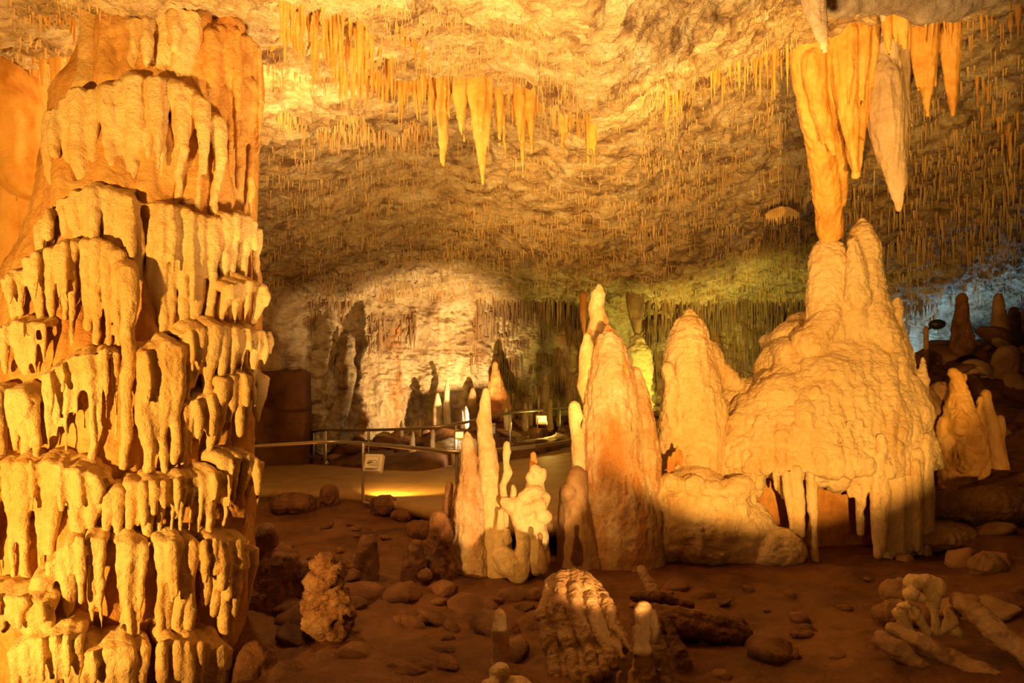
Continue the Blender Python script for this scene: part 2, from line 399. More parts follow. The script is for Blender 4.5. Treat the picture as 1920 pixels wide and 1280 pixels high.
# ------------------------------------------------------------------ the great flowstone column
sil = [(-60, 175, 395), (0, 165, 405), (60, 155, 470), (100, 150, 508), (170, 120, 514), (200, 88, 512), (300, 78, 505), (400, 66, 497), (470, 45, 503), (520, 8, 515), (600, -20, 519),
       (700, -35, 511), (800, -60, 500), (860, -80, 502), (920, -80, 515), (1000, -80, 500), (1100, -80, 492), (1200, -70, 474), (1280, -60, 462), (1420, -70, 465)]
sy_ = [s[0] for s in sil]; CY = 5.6
def cb(py): return .62 + .85 * max(0, py) / 1280
def surf_solver(py_t, l_t, r_t, Yc, bf):
    def solve(px, py, k=1.0):
        Y = Yc - .8
        for _ in range(8):
            q = HY - (HY - py) * Y / Yc                      # silhouette row at the same height
            l = np.interp(q, py_t, l_t); r = np.interp(q, py_t, r_t)
            xc = ((l + r) / 2 - HX) / F * Yc; a_ = (r - l) / 2 * Yc / F * k; b_ = bf(q) * k; s = (px - HX) / F
            A_ = (s / a_) ** 2 + 1 / b_ ** 2; B_ = -2 * (s * xc / a_ ** 2 + Yc / b_ ** 2); C_ = (xc / a_) ** 2 + (Yc / b_) ** 2 - 1
            D = B_ * B_ - 4 * A_ * C_
            Y = .5 * Y + .5 * (-B_ - math.sqrt(max(D, 0))) / (2 * A_)
        return Y
    return solve
col_surface = surf_solver(sy_, [s[1] for s in sil], [s[2] for s in sil], CY, cb)
def vein(g, surf, px, y0, y1, r, drift=0, emb=.4, n=9):
    """a raised flow line that hugs a surface"""
    pts = []; rad = []; o = 0
    for i in range(n):
        t = i / (n - 1); o += rng.uniform(-1, 1) * r * .5; py = y0 + (y1 - y0) * t; x = px + drift * t + o; Y = surf(x, py)
        k = Y / F; pts.append(P(x, py, Y + r * k * emb)); rad.append(r * k * rng.uniform(.7, 1.15) * (.5 + .9 * math.sin(math.pi * (.12 + .8 * t))))
    g.tube(pts, rad, 8)
def hang(g, lip, bot, step, surf, axis=None, fat=.62, wob=.25, inner=.34, tip=.38, gap=0.12, jag=.16, seg=9):
    """row of ribs that roll over a shelf lip and hang down as fingers"""
    lx = [q[0] for q in lip]; ly = [q[1] for q in lip]; bx = [q[0] for q in bot]; by = [q[1] for q in bot]
    x = lx[0]
    while x <= lx[-1]:
        py = np.interp(x, lx, ly) + rng.uniform(-3, 3); pb = np.interp(x, bx, by)
        R = step * fat * rng.uniform(.62, 1.4)
        L = (pb - py) * (1 - (rng.random() ** 2) * jag * 2.2 + rng.uniform(-.03, .08))
        Y = surf(x, py); p = P(x, py, Y); k = Y / F; Rm = R * k
        ax = axis if axis is not None else (p[0], p[1] + 1)
        d = np.array([ax[0] - p[0], ax[1] - p[1], 0]); d /= np.linalg.norm(d) + 1e-9
        Lm = max(L * k, Rm)
        pts = [p + d * inner + [0, 0, .03], p + d * inner * .4 + [0, 0, .02], p + d * .02 + [0, 0, -Rm * .5]]
        rad = [Rm * 1.0, Rm * 1.05, Rm]
        n = max(3, int(Lm / .09)); ox = oy = 0
        end = tip * rng.uniform(.55, 1.5)
        for i in range(1, n + 1):
            t = i / n; ox += rng.uniform(-1, 1) * Rm * wob * .5; ox *= .9
            pts.append(p + np.array([ox, 0, 0]) + d * (.02 + t * .05) + [0, 0, -Rm * .5 - (Lm - Rm * .5) * t])
            rad.append(Rm * (1 - (1 - end) * t ** 1.1) * rng.uniform(.9, 1.1))
        g.tube(pts, rad, seg)
        x += step * rng.uniform(.75, 1.3) * (1.6 if rng.random() < gap else 1)

cbase = np.array([(200 - HX) / F * CY, CY, -.55]); cax = (cbase[0], CY)
COLT = thing('flowstone_column', cbase, 'huge honey-coloured flowstone column of dripping terraces rising from floor to ceiling', 'cave column', kind='thing')
tiers = [
    ([(262, 40), (300, 22), (350, 20), (395, 40)], [(262, 165), (300, 170), (350, 175), (395, 200)], 26, 1.0, .12),
    ([(400, 62), (430, 52), (470, 75), (500, 112)], [(400, 330), (430, 390), (470, 400), (500, 385)], 19, .93, .4),
    ([(92, 212), (120, 190), (160, 172), (200, 168), (260, 150), (310, 150), (350, 165), (400, 205), (432, 260)], [(85, 400), (150, 350), (230, 362), (330, 385), (400, 410), (435, 420)], 24, 1.02, .15),
    ([(70, 420), (100, 380), (150, 350), (230, 366), (330, 388), (400, 412), (425, 440)], [(60, 500), (120, 470), (230, 500), (300, 640), (400, 640), (425, 640)], 21, 1.0, .3),
    ([(10, 525), (60, 480), (130, 452), (200, 455), (232, 478)], [(10, 610), (60, 590), (130, 645), (200, 660), (232, 680)], 19, 1.05, .35),
    ([(405, 412), (440, 402), (475, 410), (494, 440)], [(405, 520), (440, 530), (475, 540), (500, 540)], 19, 1.0, .2),
    ([(430, 535), (470, 530), (506, 545)], [(430, 605), (470, 605), (506, 610)], 17, 1.03, .3),
    ([(238, 500), (262, 500)], [(238, 905), (262, 905)], 22, 1.12, .02),
    ([(345, 625), (400, 608), (460, 612), (512, 625)], [(345, 740), (400, 760), (460, 720), (512, 710)], 18, 1.02, .35),
    ([(0, 612), (40, 598), (85, 606)], [(0, 700), (40, 700), (85, 700)], 16, 1.06, .4),
    ([(85, 700), (115, 680), (160, 660), (200, 655), (232, 662)], [(85, 850), (120, 850), (160, 870), (200, 860), (232, 880)], 19, 1.05, .5),
    ([(275, 660), (310, 640), (350, 650)], [(275, 870), (310, 885), (350, 890)], 22, 1.05, .3),
    ([(-70, 745), (0, 728), (40, 730), (60, 745)], [(-70, 880), (0, 880), (40, 880), (60, 880)], 18, 1.06, .45),
    ([(420, 715), (460, 700), (505, 708)], [(420, 800), (460, 820), (505, 800)], 17, 1.03, .6),
    ([(350, 760), (390, 740), (425, 745)], [(350, 880), (390, 870), (425, 850)], 18, 1.0, .5),
    ([(200, 930), (240, 908), (300, 905), (360, 893), (410, 884), (445, 892)], [(200, 1010), (260, 1015), (320, 1015), (380, 1020), (450, 1000)], 17, 1.05, .55),
    ([(425, 862), (460, 852), (500, 868), (514, 895)], [(425, 930), (460, 955), (500, 960), (514, 950)], 17, 1.06, .55),
    ([(-75, 870), (0, 872), (60, 862), (110, 868), (160, 885), (200, 900)], [(-75, 1060), (0, 1100), (60, 1100), (110, 1060), (160, 990), (200, 960)], 23, 1.04, .4),
    ([(70, 1085), (100, 1045), (145, 1008), (200, 1012), (260, 1020), (330, 1015)], [(70, 1160), (110, 1200), (145, 1200), (200, 1225), (260, 1225), (330, 1215)], 21, 1.06, .45),
    ([(340, 1025), (400, 1010), (450, 1015), (494, 1035)], [(340, 1190), (400, 1190), (450, 1180), (494, 1170)], 18, 1.05, .5),
    ([(-75, 1128), (0, 1118), (60, 1122), (105, 1140)], [(-75, 1200), (0, 1195), (60, 1195), (105, 1190)], 21, 1.1, .4),
    ([(20, 1225), (60, 1200), (120, 1190), (155, 1198)], [(20, 1330), (60, 1330), (120, 1330), (155, 1330)], 20, 1.12, .4),
    ([(160, 1222), (230, 1215), (320, 1205), (400, 1210), (455, 1222)], [(160, 1400), (230, 1400), (320, 1390), (400, 1380), (455, 1360)], 27, 1.08, .1),
]
g = Geo(); g.body([s for s in sil], CY, cb, k=.85)
for i in range(150):
    y0 = rng.uniform(-20, 1150); l_ = np.interp(y0, sy_, [s[1] for s in sil]) + 25; r_ = np.interp(y0 + 200, sy_, [s[2] for s in sil]) - 45; vein(g, lambda a, b: col_surface(a, b, .85), rng.uniform(l_, r_), y0, y0 + rng.uniform(120, 260), rng.uniform(9, 17), emb=.1)
organic('column_core', g, M_CORE2, .02, [((2.2, 2.2, .8), .05, 3, False), ((14, 14, 4), .02, 3, True)], parent=COLT)
for ti, (lip, bot, step, k, tipg) in enumerate(tiers):
    g = Geo()
    hang(g, lip, bot, step, lambda px, py, k=k: col_surface(px, py, k), cax, fat=.66, tip=.56 - tipg * .42, inner=.36, jag=.05 + tipg * .2, gap=tipg * .35, wob=.6)
    for i in range(int((lip[-1][0] - lip[0][0]) / step * .5)):
        x = rng.uniform(lip[0][0], lip[-1][0]); y0 = np.interp(x, [q[0] for q in lip], [q[1] for q in lip])
        Yv = col_surface(x, y0, k); yb_ = y0 + rng.uniform(.3, .75) * (np.interp(x, [q[0] for q in bot], [q[1] for q in bot]) - y0)
        g.T([(x - 2, y0 + 2, step * .3), (x + rng.uniform(-4, 4), (y0 + yb_) / 2, step * .42), (x, yb_, step * .25)], Yv - step * .45 * Yv / F, seg=8)
    organic('flowstone_terrace', g, M_CORE2 if ti == 1 else M_COL, .0115, [((4, 4, 2.5), .035, 3, False), ((26, 26, 20), .009, 3, False)], 2, COLT)
g = Geo(); g.T([(176, -60, 34), (176, 0, 28), (178, 60, 26), (184, 130, 30), (188, 175, 46)], 5.15, seg=16)
g.T([(232, -20, 34), (232, 80, 30), (236, 160, 34)], 5.5)
organic('upper_stem', g, M_COL, .016, [((5, 5, 2.5), .02, 3, False), ((30, 30, 24), .006, 2, False)], 3, COLT)

# orange curtain behind the column at the picture's edge
g = Geo()
for (x0, x1, ya, yb, r) in [(-30, -30, -40, 700, 40), (20, 25, -40, 640, 36), (60, 55, 120, 600, 26), (-70, -80, -40, 700, 40), (38, 45, -10, 330, 22), (58, 70, 230, 520, 20)]:
    g.T([(x0, ya, r * .8), (x0 + 3, ya + (yb - ya) * .3, r), (x1, ya + (yb - ya) * .7, r * .9), (x1, yb, r * .6)], 6.6, seg=12)
g.T([(10, 150, 40), (30, 200, 45), (45, 330, 40)], 6.4)
o = organic('hanging_curtain', g, M_ORG, .025, [((4, 4, 1.2), .06, 3, False), ((16, 16, 8), .012, 3, False)], 3, base=P(0, 600, 6.6))
tag(o, 'smooth deep-orange stone curtain filling the gap beside the huge column', 'stone curtain')
g = Geo()
for (x, yb, r) in [(80, 160, 9), (97, 175, 8), (110, 160, 9), (128, 170, 6), (62, 120, 8)]:
    g.T([(x, 10, r * 1.4), (x, 60, r), (x + 1, yb - 30, r * .6), (x + 1, yb, r * .2)], 6.2, seg=9)
g.T([(55, 25, 12), (100, 20, 14), (150, 30, 12)], 6.2)
o = organic('stalactite_cluster', g, M_ORG, .014, [((8, 8, 3), .02, 2, False)], 2, base=P(100, 20, 6.2))
tag(o, 'cluster of translucent orange stalactites between the column stem and the orange curtain', 'stalactite')

# ------------------------------------------------------------------ the central flowstone mound
mb = P(1500, 1040, 9.8)
MND = thing('flowstone_mound', mb, 'massive cream and gold flowstone mound crowned with spires under the long curtains', 'flowstone')
mtab = [(585, 1590, 1675), (620, 1530, 1692), (650, 1465, 1698), (700, 1425, 1702), (740, 1375, 1708), (790, 1325, 1722), (840, 1295, 1735), (870, 1288, 1740), (900, 1325, 1735), (960, 1345, 1725), (1060, 1345, 1715)]
my = [m[0] for m in mtab]; MYc = 10.2
def mbf(py): return float(np.interp(py, [585, 650, 740, 840, 868, 905, 1060], [.35, .75, 1.15, 1.45, 1.55, 1.25, 1.2]))
mound_surface = surf_solver(my, [m[1] for m in mtab], [m[2] for m in mtab], MYc, mbf)
NM = [((1.6, 1.6, 1.2), .09, 3, False), ((6, 6, 3.2), .04, 3, False), ((10, 10, 14), .022, 4, True), ((30, 30, 24), .008, 2, False)]
g = Geo(); g.body([m for m in mtab if m[0] >= 865], MYc, lambda py: mbf(py) * .62, k=.9)
organic('cavity_lining', g, M_CORE, .04, [((3, 3, 1.5), .1, 3, False), ((14, 14, 5), .03, 3, True)], parent=MND)
g = Geo(); g.body([m for m in mtab if m[0] <= 875], MYc, mbf)
for (ex, ey, erx, ery, _y) in [(1490, 640, 42, 32, 9.9), (1450, 690, 30, 34, 9.6), (1505, 615, 28, 22, 9.9), (1455, 640, 16, 12, 9.8), (1400, 735, 45, 25, 9.5), (1600, 640, 60, 60, 9.8), (1480, 770, 70, 60, 9.1), (1565, 740, 60, 70, 9.2), (1350, 830, 40, 40, 9.2)] + [(rng.uniform(1340, 1700), rng.uniform(700, 850), rng.uniform(18, 42), rng.uniform(25, 60), 9) for _ in range(26)]:
    Yf = mound_surface(min(max(ex, 1290), 1725), min(ey, 850)); g.E(ex, ey, erx * 1.1, ery * 1.15, Yf + .40, 50)
for i in range(90):
    x = rng.uniform(1310, 1730); y0 = max(np.interp(x, [1300, 1380, 1450, 1550, 1690, 1730], [830, 750, 680, 640, 650, 800]), rng.uniform(640, 860)); vein(g, mound_surface, x, y0, min(y0 + rng.uniform(60, 200), 885), rng.uniform(5, 11), drift=(x - 1560) * .08)
# long flutes down the flank
for i in range(26):
    x = rng.uniform(1640, 1735); vein(g, mound_surface, x, rng.uniform(660, 840), 888, rng.uniform(5, 10), drift=6, emb=0)
mxax = (P(1520, 800, MYc)[0], MYc)
for i in range(16):
    x = rng.uniform(1385, 1645); y = rng.uniform(868, 892); g.E(x, y, rng.uniform(12, 24), rng.uniform(18, 44), mound_surface(x, 865) + .22, 26)
organic('mound_body', g, M_MOUND, .018, NM, 6, MND)
g = Geo()
for lip, bot, st in [([(1295, 835), (1330, 850), (1375, 850)], [(1295, 905), (1330, 910), (1375, 930)], 17),
                     ([(1370, 850), (1420, 872), (1470, 885), (1525, 860)], [(1370, 940), (1405, 990), (1440, 950), (1475, 1000), (1525, 1000)], 21),
                     ([(1530, 850), (1560, 860), (1600, 845), (1640, 860)], [(1530, 930), (1560, 900), (1600, 950), (1640, 1010)], 22),
                     ([(1650, 860), (1690, 850), (1720, 850), (1738, 850)], [(1650, 1040), (1690, 1045), (1720, 1020), (1738, 980)], 13)]:
    hang(g, lip, bot, st, lambda a, b: mound_surface(a, b, 1.0), mxax, tip=.4, inner=.45, jag=.3, gap=.3, fat=.62 if st < 18 else .42, wob=.5)
for i in range(34):
    x = rng.uniform(1640, 1738); y0 = rng.uniform(820, 880); Yv = mound_surface(x, 880) + rng.uniform(.0, .25)
    g.T([(x, y0, 9), (x + 1, 930, rng.uniform(8, 14)), (x + 2, 990, rng.uniform(7, 13)), (x + 3, rng.uniform(1020, 1048), 7)], Yv, seg=8)
for i in range(16):
    x = rng.uniform(1300, 1400); Yv = mound_surface(x, 870) + rng.uniform(.0, .2)
    g.T([(x, 850, 12), (x + 2, 900, 13), (x + 5, 940, 8)], Yv, seg=8)
for (x, y1, y0) in [(1500, 1005, 880), (1525, 1110 - 60, 880), (1480, 990, 890), (1640, 1040, 880), (1610, 1000, 880), (1590, 930, 880)]:
    g.T([(x - 6, y0, 11), (x, (y0 + y1) / 2, 8), (x + 4, y1, 6)], 8.85, seg=8)
organic('dripping_skirt', g, M_MOUND, .018, [((6, 6, 2.5), .03, 3, False), ((24, 24, 18), .008, 2, False)], 3, MND)
def spire(L, Y, name='spire', extra=None, mat=M_MOUND, vox=.018, noise=NM, parent=MND):
    g = Geo(); g.T(L, Y, seg=16)
    if extra: extra(g)
    return organic(name, g, mat, vox, noise, 3, parent)
spire([(1294, 590, 9), (1294, 605, 24), (1293, 640, 38), (1296, 690, 48), (1300, 760, 56), (1302, 840, 62), (1302, 930, 66)], 9.75,
      extra=lambda g: (g.T([(1320, 660, 24), (1345, 700, 24), (1385, 722, 14)], 9.9), g.T([(1262, 790, 26), (1262, 850, 34), (1262, 900, 36)], 9.6), g.T([(1250, 690, 8), (1258, 720, 14), (1256, 800, 20)], 9.5)))
spire([(1551, 446, 9), (1553, 462, 24), (1555, 490, 33), (1553, 540, 36), (1552, 575, 37), (1560, 640, 45)], 9.9,
      extra=lambda g: (g.T([(1585, 505, 16), (1590, 540, 28), (1595, 600, 40)], 9.8), g.T([(1560, 590, 20), (1540, 620, 28), (1520, 650, 30)], 9.7)))
spire([(1616, 414, 6), (1617, 425, 17), (1620, 450, 27), (1624, 500, 31), (1632, 560, 33), (1640, 620, 42), (1655, 720, 50), (1665, 800, 50)], 9.75,
      extra=lambda g: g.T([(1600, 450, 12), (1604, 480, 16), (1610, 560, 24)], 9.55))
spire([(1682, 563, 14), (1682, 585, 17), (1676, 615, 13), (1680, 650, 20), (1690, 760, 24)], 9.85, name='knob')
g = Geo(); g.E(1312, 975, 98, 98, 9.3, 85); g.E(1370, 1000, 80, 70, 9.3); g.E(1250, 990, 45, 70, 9.2); g.E(1300, 905, 55, 35, 9.3); g.E(1450, 1030, 60, 40, 9.0); g.E(1600, 1062, 120, 22, 9.2)
for i in range(14): g.E(rng.uniform(1235, 1400), rng.uniform(905, 1010), rng.uniform(14, 34), rng.uniform(14, 30), 8.98, 30)
organic('lower_dome', g, M_MOUND, .022, NM, 4, MND)
g = Geo()
for q in [(1262, 862, 6), (1270, 850, 5), (1254, 868, 4), (1277, 858, 4)]:
    g.T([(q[0], q[1] + 18, q[2] * .8), (q[0], q[1], q[2]), (q[0], q[1] - 14, q[2] * .3)], 9.0, seg=7)
organic('calcite_teeth', g, M_CORE, .012, [((9, 9, 4), .02, 2, False)], 1, MND)

# ------------------------------------------------------------------ single stalagmites near the mound
NR = [((3, 3, 2), .05, 3, False), ((11, 11, 7), .03, 4, True), ((40, 40, 40), .006, 2, False)]
NS = [((4, 4, 3), .03, 3, False), ((18, 18, 10), .012, 3, False)]
def solo(name, label, cat, tubes, Y, mat, vox=.018, noise=NS, ells=(), sm=2, group=None, basepx=None):
    g = Geo(); lowest = None
    for L in tubes:
        g.T(L, Y, seg=14)
        if lowest is None or L[-1][1] > lowest[1]: lowest = L[-1]
    for e in ells: g.E(*e)
    if lowest is None: lowest = (ells[0][0], ells[0][1] + ells[0][3])
    o = organic(name, g, mat, vox, noise, sm, base=P(lowest[0], lowest[1], Y)); return tag(o, label, cat, group)
solo('stalagmite', 'tall craggy cone-shaped stalagmite with a rust streak down its face', 'stalagmite',
     [[(1141, 614, 8), (1141, 628, 20), (1143, 660, 30), (1147, 720, 45), (1150, 790, 55), (1152, 860, 60), (1158, 930, 66), (1164, 1000, 72), (1166, 1075, 80)],
      [(1190, 700, 12), (1198, 760, 22), (1200, 840, 32), (1205, 920, 36), (1205, 1010, 40)], [(1115, 700, 10), (1110, 800, 20), (1105, 880, 22), (1110, 1000, 40)]], 9.0, M_PINK, .018, NR)
solo('stalagmite', 'slender knobbly pale stalagmite behind the tip of the craggy cone', 'stalagmite',
     [[(1123, 537, 6), (1122, 550, 13), (1117, 575, 15), (1124, 600, 18), (1118, 628, 20), (1120, 660, 17), (1115, 720, 20), (1115, 800, 24), (1115, 900, 26)]], 9.6, M_MOUND)
solo('stalagmite', 'thin smooth pale stalagmite hugging the side of the craggy cone', 'stalagmite',
     [[(1101, 632, 8), (1101, 650, 13), (1099, 690, 13), (1098, 722, 16), (1104, 760, 12), (1108, 800, 14), (1110, 880, 18)]], 9.1, M_MOUND)
solo('stalagmite', 'short lumpy cream stalagmite beside the walkway rail and the craggy cone', 'stalagmite',
     [[(1079, 762, 12), (1081, 780, 15), (1078, 800, 12), (1086, 820, 17), (1088, 850, 15), (1092, 900, 22)]], 9.0, M_MOUND)
solo('stalagmite', 'squat rounded stalagmite with bulging sides at the foot of the craggy cone', 'stalagmite',
     [[(1082, 895, 20), (1075, 930, 26), (1080, 990, 38), (1090, 1060, 48)]], 8.8, M_SLAB, ells=[(1066, 925, 18, 20, 8.7)])
solo('stalagmite', 'orange-stained thick stalagmite of the pair before the walkway', 'stalagmite',
     [[(877, 812, 6), (878, 825, 12), (881, 870, 16), (884, 920, 22), (882, 980, 30), (880, 1040, 34), (880, 1115, 36)]], 8.3, M_PINK, noise=NR[:2])
solo('stalagmite', 'tallest pale stalagmite of the pair before the walkway', 'stalagmite',
     [[(911, 732, 6), (911, 745, 9), (911, 768, 11), (907, 788, 15), (912, 830, 18), (916, 880, 21), (922, 950, 26), (928, 1020, 32), (934, 1090, 36)]], 8.4, M_MOUND, noise=NS)
solo('stalagmite', 'wavy thin white stalagmite leaning against the tallest of the pair', 'stalagmite',
     [[(950, 834, 7), (950, 848, 10), (949, 868, 8), (952, 885, 10), (943, 910, 7), (948, 950, 9), (942, 1000, 10), (945, 1060, 20)]], 8.2, M_MOUND, .013)
solo('stalagmite', 'bright looped finger of white flowstone at the foot of the pair', 'stalagmite',
     [[(972, 950, 19), (980, 985, 16), (982, 1020, 14), (976, 1066, 18)], [(945, 940, 9), (960, 948, 15), (975, 958, 16)], [(943, 1040, 20), (958, 1058, 24), (972, 1075, 20)], [(948, 1000, 10), (952, 1012, 9)], [(938, 960, 7), (938, 1040, 12)]], 8.1, M_MOUND, .014)
solo('stalagmite', 'stacked white nodules like a small castle beside the pair', 'stalagmite',
     [[(1004, 880, 12), (1004, 905, 16), (1003, 950, 25), (1003, 1050, 28)]], 8.25, M_MOUND, .016,
     ells=[(996, 895, 11, 12, 8.2), (1018, 890, 8, 14, 8.2), (1000, 922, 20, 12, 8.1), (985, 930, 14, 10, 8.1), (1022, 935, 12, 14, 8.2), (1010, 948, 14, 16, 8.05), (970, 945, 14, 12, 8.1), (1015, 968, 20, 16, 8.1), (962, 925, 7, 18, 8.2), (1000, 985, 24, 26, 8.15), (985, 955, 16, 14, 8.05), (1012, 1010, 20, 30, 8.2)])
solo('stalagmite', 'small dark red stub on top of the white nodule castle', 'stalagmite', [[(1000, 852, 5), (1001, 866, 7), (1002, 884, 9)]], 8.5, M_RED, .01)
solo('stalagmite', 'brown broken stub leaning beside the orange-stained stalagmite', 'stalagmite', [[(844, 908, 6), (841, 930, 8), (837, 965, 10)]], 8.6, M_DARK, .012)
solo('stalagmite', 'dark split stub tucked behind the orange-stained stalagmite', 'stalagmite', [[(859, 912, 5), (856, 940, 8), (854, 985, 12)]], 8.6, M_DARK, .012)
solo('stalagmite', 'rounded dark brown mound stalagmite in front of the split stub', 'stalagmite',
     [[(826, 972, 16), (828, 1000, 22), (828, 1050, 28), (832, 1110, 34)], [(800, 1020, 6), (802, 1060, 14), (805, 1105, 18)]], 8.0, M_DARK, noise=NR)
solo('stalagmite', 'low knobbly dark stalagmite beside the rounded brown mound', 'stalagmite',
     [[(782, 1024, 12), (778, 1050, 20), (776, 1085, 26), (780, 1125, 32)]], 7.8, M_DARK, noise=NR, ells=[(797, 1078, 14, 12, 7.6)])
solo('stalagmite', 'dark conical stalagmite standing alone on the tan mud', 'stalagmite',
     [[(690, 1016, 12), (688, 1040, 17), (686, 1080, 22), (684, 1110, 30), (684, 1145, 36)]], 7.6, M_DARK, noise=NR)
solo('stalagmite', 'stubby pitted stalagmite with a brightly lit orange top', 'stalagmite',
     [[(606, 1064, 16), (612, 1082, 26), (614, 1110, 26), (608, 1130, 30), (618, 1160, 32), (606, 1200, 26), (612, 1250, 40)]], 5.9, M_STUB, noise=[((4, 4, 7), .09, 3, True), ((12, 12, 22), .05, 3, True)])
solo('stalagmite', 'small broken stalagmite with a glowing top beside the fallen column', 'stalagmite',
     [[(938, 1154, 12), (938, 1180, 14), (941, 1200, 16), (939, 1240, 17), (938, 1290, 18)]], 5.3, M_PINK, .01, NS)
solo('rock_nodule', 'knobbly brightly lit nodule at the base of the small broken stalagmite', 'rock', [], 5.0, M_MOUND, .01, NS, ells=[(935, 1262, 22, 20, 5.0), (960, 1290, 40, 22, 5.0), (920, 1290, 22, 20, 4.9)])
solo('stalagmite', 'tiny pale stub between the fallen fluted columns', 'stalagmite', [[(1163, 1262, 7), (1165, 1280, 10), (1166, 1310, 12)]], 5.0, M_SLAB, .01)
solo('stalagmite', 'tiny two-lobed stub in shade beside the white nodule castle', 'stalagmite', [[(1013, 1003, 6), (1013, 1020, 5), (1017, 1040, 9), (1018, 1065, 13)]], 7.6, M_SLAB, .012)
solo('rock_wall_outcrop', 'rugged dark outcrop packed against the huge column', 'rock', [[(530, 1060, 40), (520, 1120, 55), (510, 1200, 60)], [(500, 1000, 16), (505, 1060, 20)], [(570, 1070, 20), (575, 1130, 26)]], 6.6, M_DARK, noise=NR)
solo('rock_ledge', 'low craggy brown swelling at the column foot below the dark outcrop', 'rock', [], 5.2, M_DARK, noise=NR, ells=[(520, 1290, 60, 40, 5.2), (470, 1250, 40, 50, 5.2), (600, 1290, 60, 30, 5.3)])
solo('boulder', 'low brown hump between the lit pitted stub and the small broken stalagmite', 'rock', [], 5.2, M_FLOOR, noise=NR[:2], ells=[(760, 1262, 60, 26, 5.4), (690, 1225, 45, 32, 6.0), (820, 1230, 40, 20, 5.8)])

# right-hand formation
solo('stalagmite', 'stocky orange stalagmite with a bulging body and small horns', 'stalagmite',
     [[(1797, 716, 12), (1797, 735, 16), (1800, 765, 24), (1806, 810, 32), (1808, 860, 34), (1806, 905, 26), (1810, 925, 34)], [(1788, 700, 7), (1795, 706, 10), (1802, 706, 8)], [(1812, 708, 3), (1803, 716, 6)], [(1786, 770, 12), (1785, 800, 16), (1790, 840, 16)], [(1838, 748, 7), (1836, 790, 10), (1832, 850, 12)], [(1775, 790, 10), (1776, 850, 16), (1785, 910, 24)], [(1832, 860, 16), (1835, 925, 22)]], 11.2, M_ORG, noise=[((4, 4, 3), .07, 3, False), ((9, 9, 7), .03, 3, True)],
     ells=[(1792, 795, 16, 34, 11.12), (1815, 790, 14, 30, 11.12), (1800, 860, 24, 34, 11.12), (1826, 830, 14, 40, 11.15)])
solo('stalagmite', 'slim orange companion standing beside the stocky horned stalagmite', 'stalagmite',
     [[(1848, 738, 9), (1849, 760, 10), (1853, 790, 14), (1860, 840, 20), (1868, 890, 24), (1866, 925, 30)], [(1874, 784, 7), (1874, 800, 8), (1872, 850, 12)]], 11.4, M_ORG, noise=NS)
solo('rock_bank', 'yellow-brown rocky bank between the mound and the horned stalagmite', 'rock', [[(1720, 730, 20), (1745, 800, 45), (1740, 900, 60)], [(1765, 735, 18), (1766, 780, 20), (1770, 860, 30)]], 12.0, M_SLAB, noise=NR, ells=[(1718, 725, 18, 16, 11.6)])
for k, (L, lab) in enumerate([
        ([(1803, 558, 8), (1803, 580, 10), (1803, 610, 15), (1803, 650, 20)], 'dark tapered stalagmite silhouetted against the blue-lit wall'),
        ([(1872, 556, 7), (1873, 590, 10), (1878, 620, 15), (1880, 655, 17)], 'brown pinnacle on the slope crest beside the blue glow'),
        ([(1901, 583, 7), (1902, 610, 10), (1903, 650, 12)], 'flat-topped brown stump standing between two pinnacles'),
        ([(1922, 590, 9), (1922, 640, 14), (1925, 680, 16)], 'brown pinnacle cut by the picture border')]):
    solo('stalagmite', lab, 'stalagmite', [L], 17.5 + .3 * k, M_DARK if k in (0, 2) else M_SLAB, .03, NR[:2])
solo('boulder', 'arched brown boulder slumped below the slope crest', 'rock', [[(1890, 668, 22), (1885, 690, 24), (1870, 712, 20)], [(1850, 712, 14), (1880, 700, 18)]], 15.5, M_SLAB, .03, NR[:2])

# ------------------------------------------------------------------ fallen columns, logs and boulders in front
def fluted(name, label, lines, Y, mat=M_SLAB, vox=.013, cat='fallen column'):
    g = Geo()
    for L in lines: g.T(L, Y, seg=10)
    o = organic(name, g, mat, vox, [((3, 3, 3), .045, 3, False), ((9, 9, 9), .02, 3, True), ((30, 30, 24), .008, 3, True)], 1, base=P(lines[0][-1][0], lines[0][-1][1], Y)); return tag(o, label, cat)
fan = []
for i in range(9):
    t = i / 8; r_ = [11, 9, 12, 9.5, 11, 9, 12, 10, 11][i]
    x0, y0 = 1022 + t * 84, 1094 - 26 * math.sin(.2 + t * 2.8) + t * 10; x1, y1 = 1050 + t * 138, 1312 - 88 * t
    fan.append([(x0 + 12, y0 + 2, r_ * .9, 6.1), (x0 - 10 + t * 22 + (x1 - x0) * .22, y0 + (y1 - y0) * .28, r_ * 1.1, 5.65 + .05 * (i % 2)), (x0 + (x1 - x0) * .62, y0 + (y1 - y0) * .64, r_ * 1.05, 5.4 + .06 * (i % 2)), (x1, y1, r_ * .65, 5.15)])
fan += [[(1045, 1100, 18, 6.1), (1070, 1180, 34, 5.78), (1105, 1250, 30, 5.5), (1130, 1300, 26, 5.35)], [(1080, 1095, 18, 6.1), (1122, 1160, 28, 5.75), (1160, 1210, 20, 5.5)]]
fluted('fallen_column', 'toppled fluted drapery block with a bright lit flank lying on the brown earth', fan, 5.6, vox=.01)
fluted('fallen_column', 'upright shard of fluted calcite beside the toppled block', [[(1206, 1140, 8, 5.3), (1205, 1200, 15, 5.2), (1212, 1300, 22, 5.1)], [(1222, 1155, 8, 5.4), (1235, 1220, 15, 5.3), (1256, 1300, 18, 5.2)], [(1195, 1180, 6, 5.2), (1190, 1240, 9, 5.1), (1188, 1300, 12, 5)]], 5.3)
fluted('fallen_column', 'reddish tapering shard leaning behind the upright fluted shard', [[(1248, 1160, 7, 5.6), (1268, 1210, 14, 5.5), (1300, 1290, 18, 5.4)]], 5.5, M_DARK)
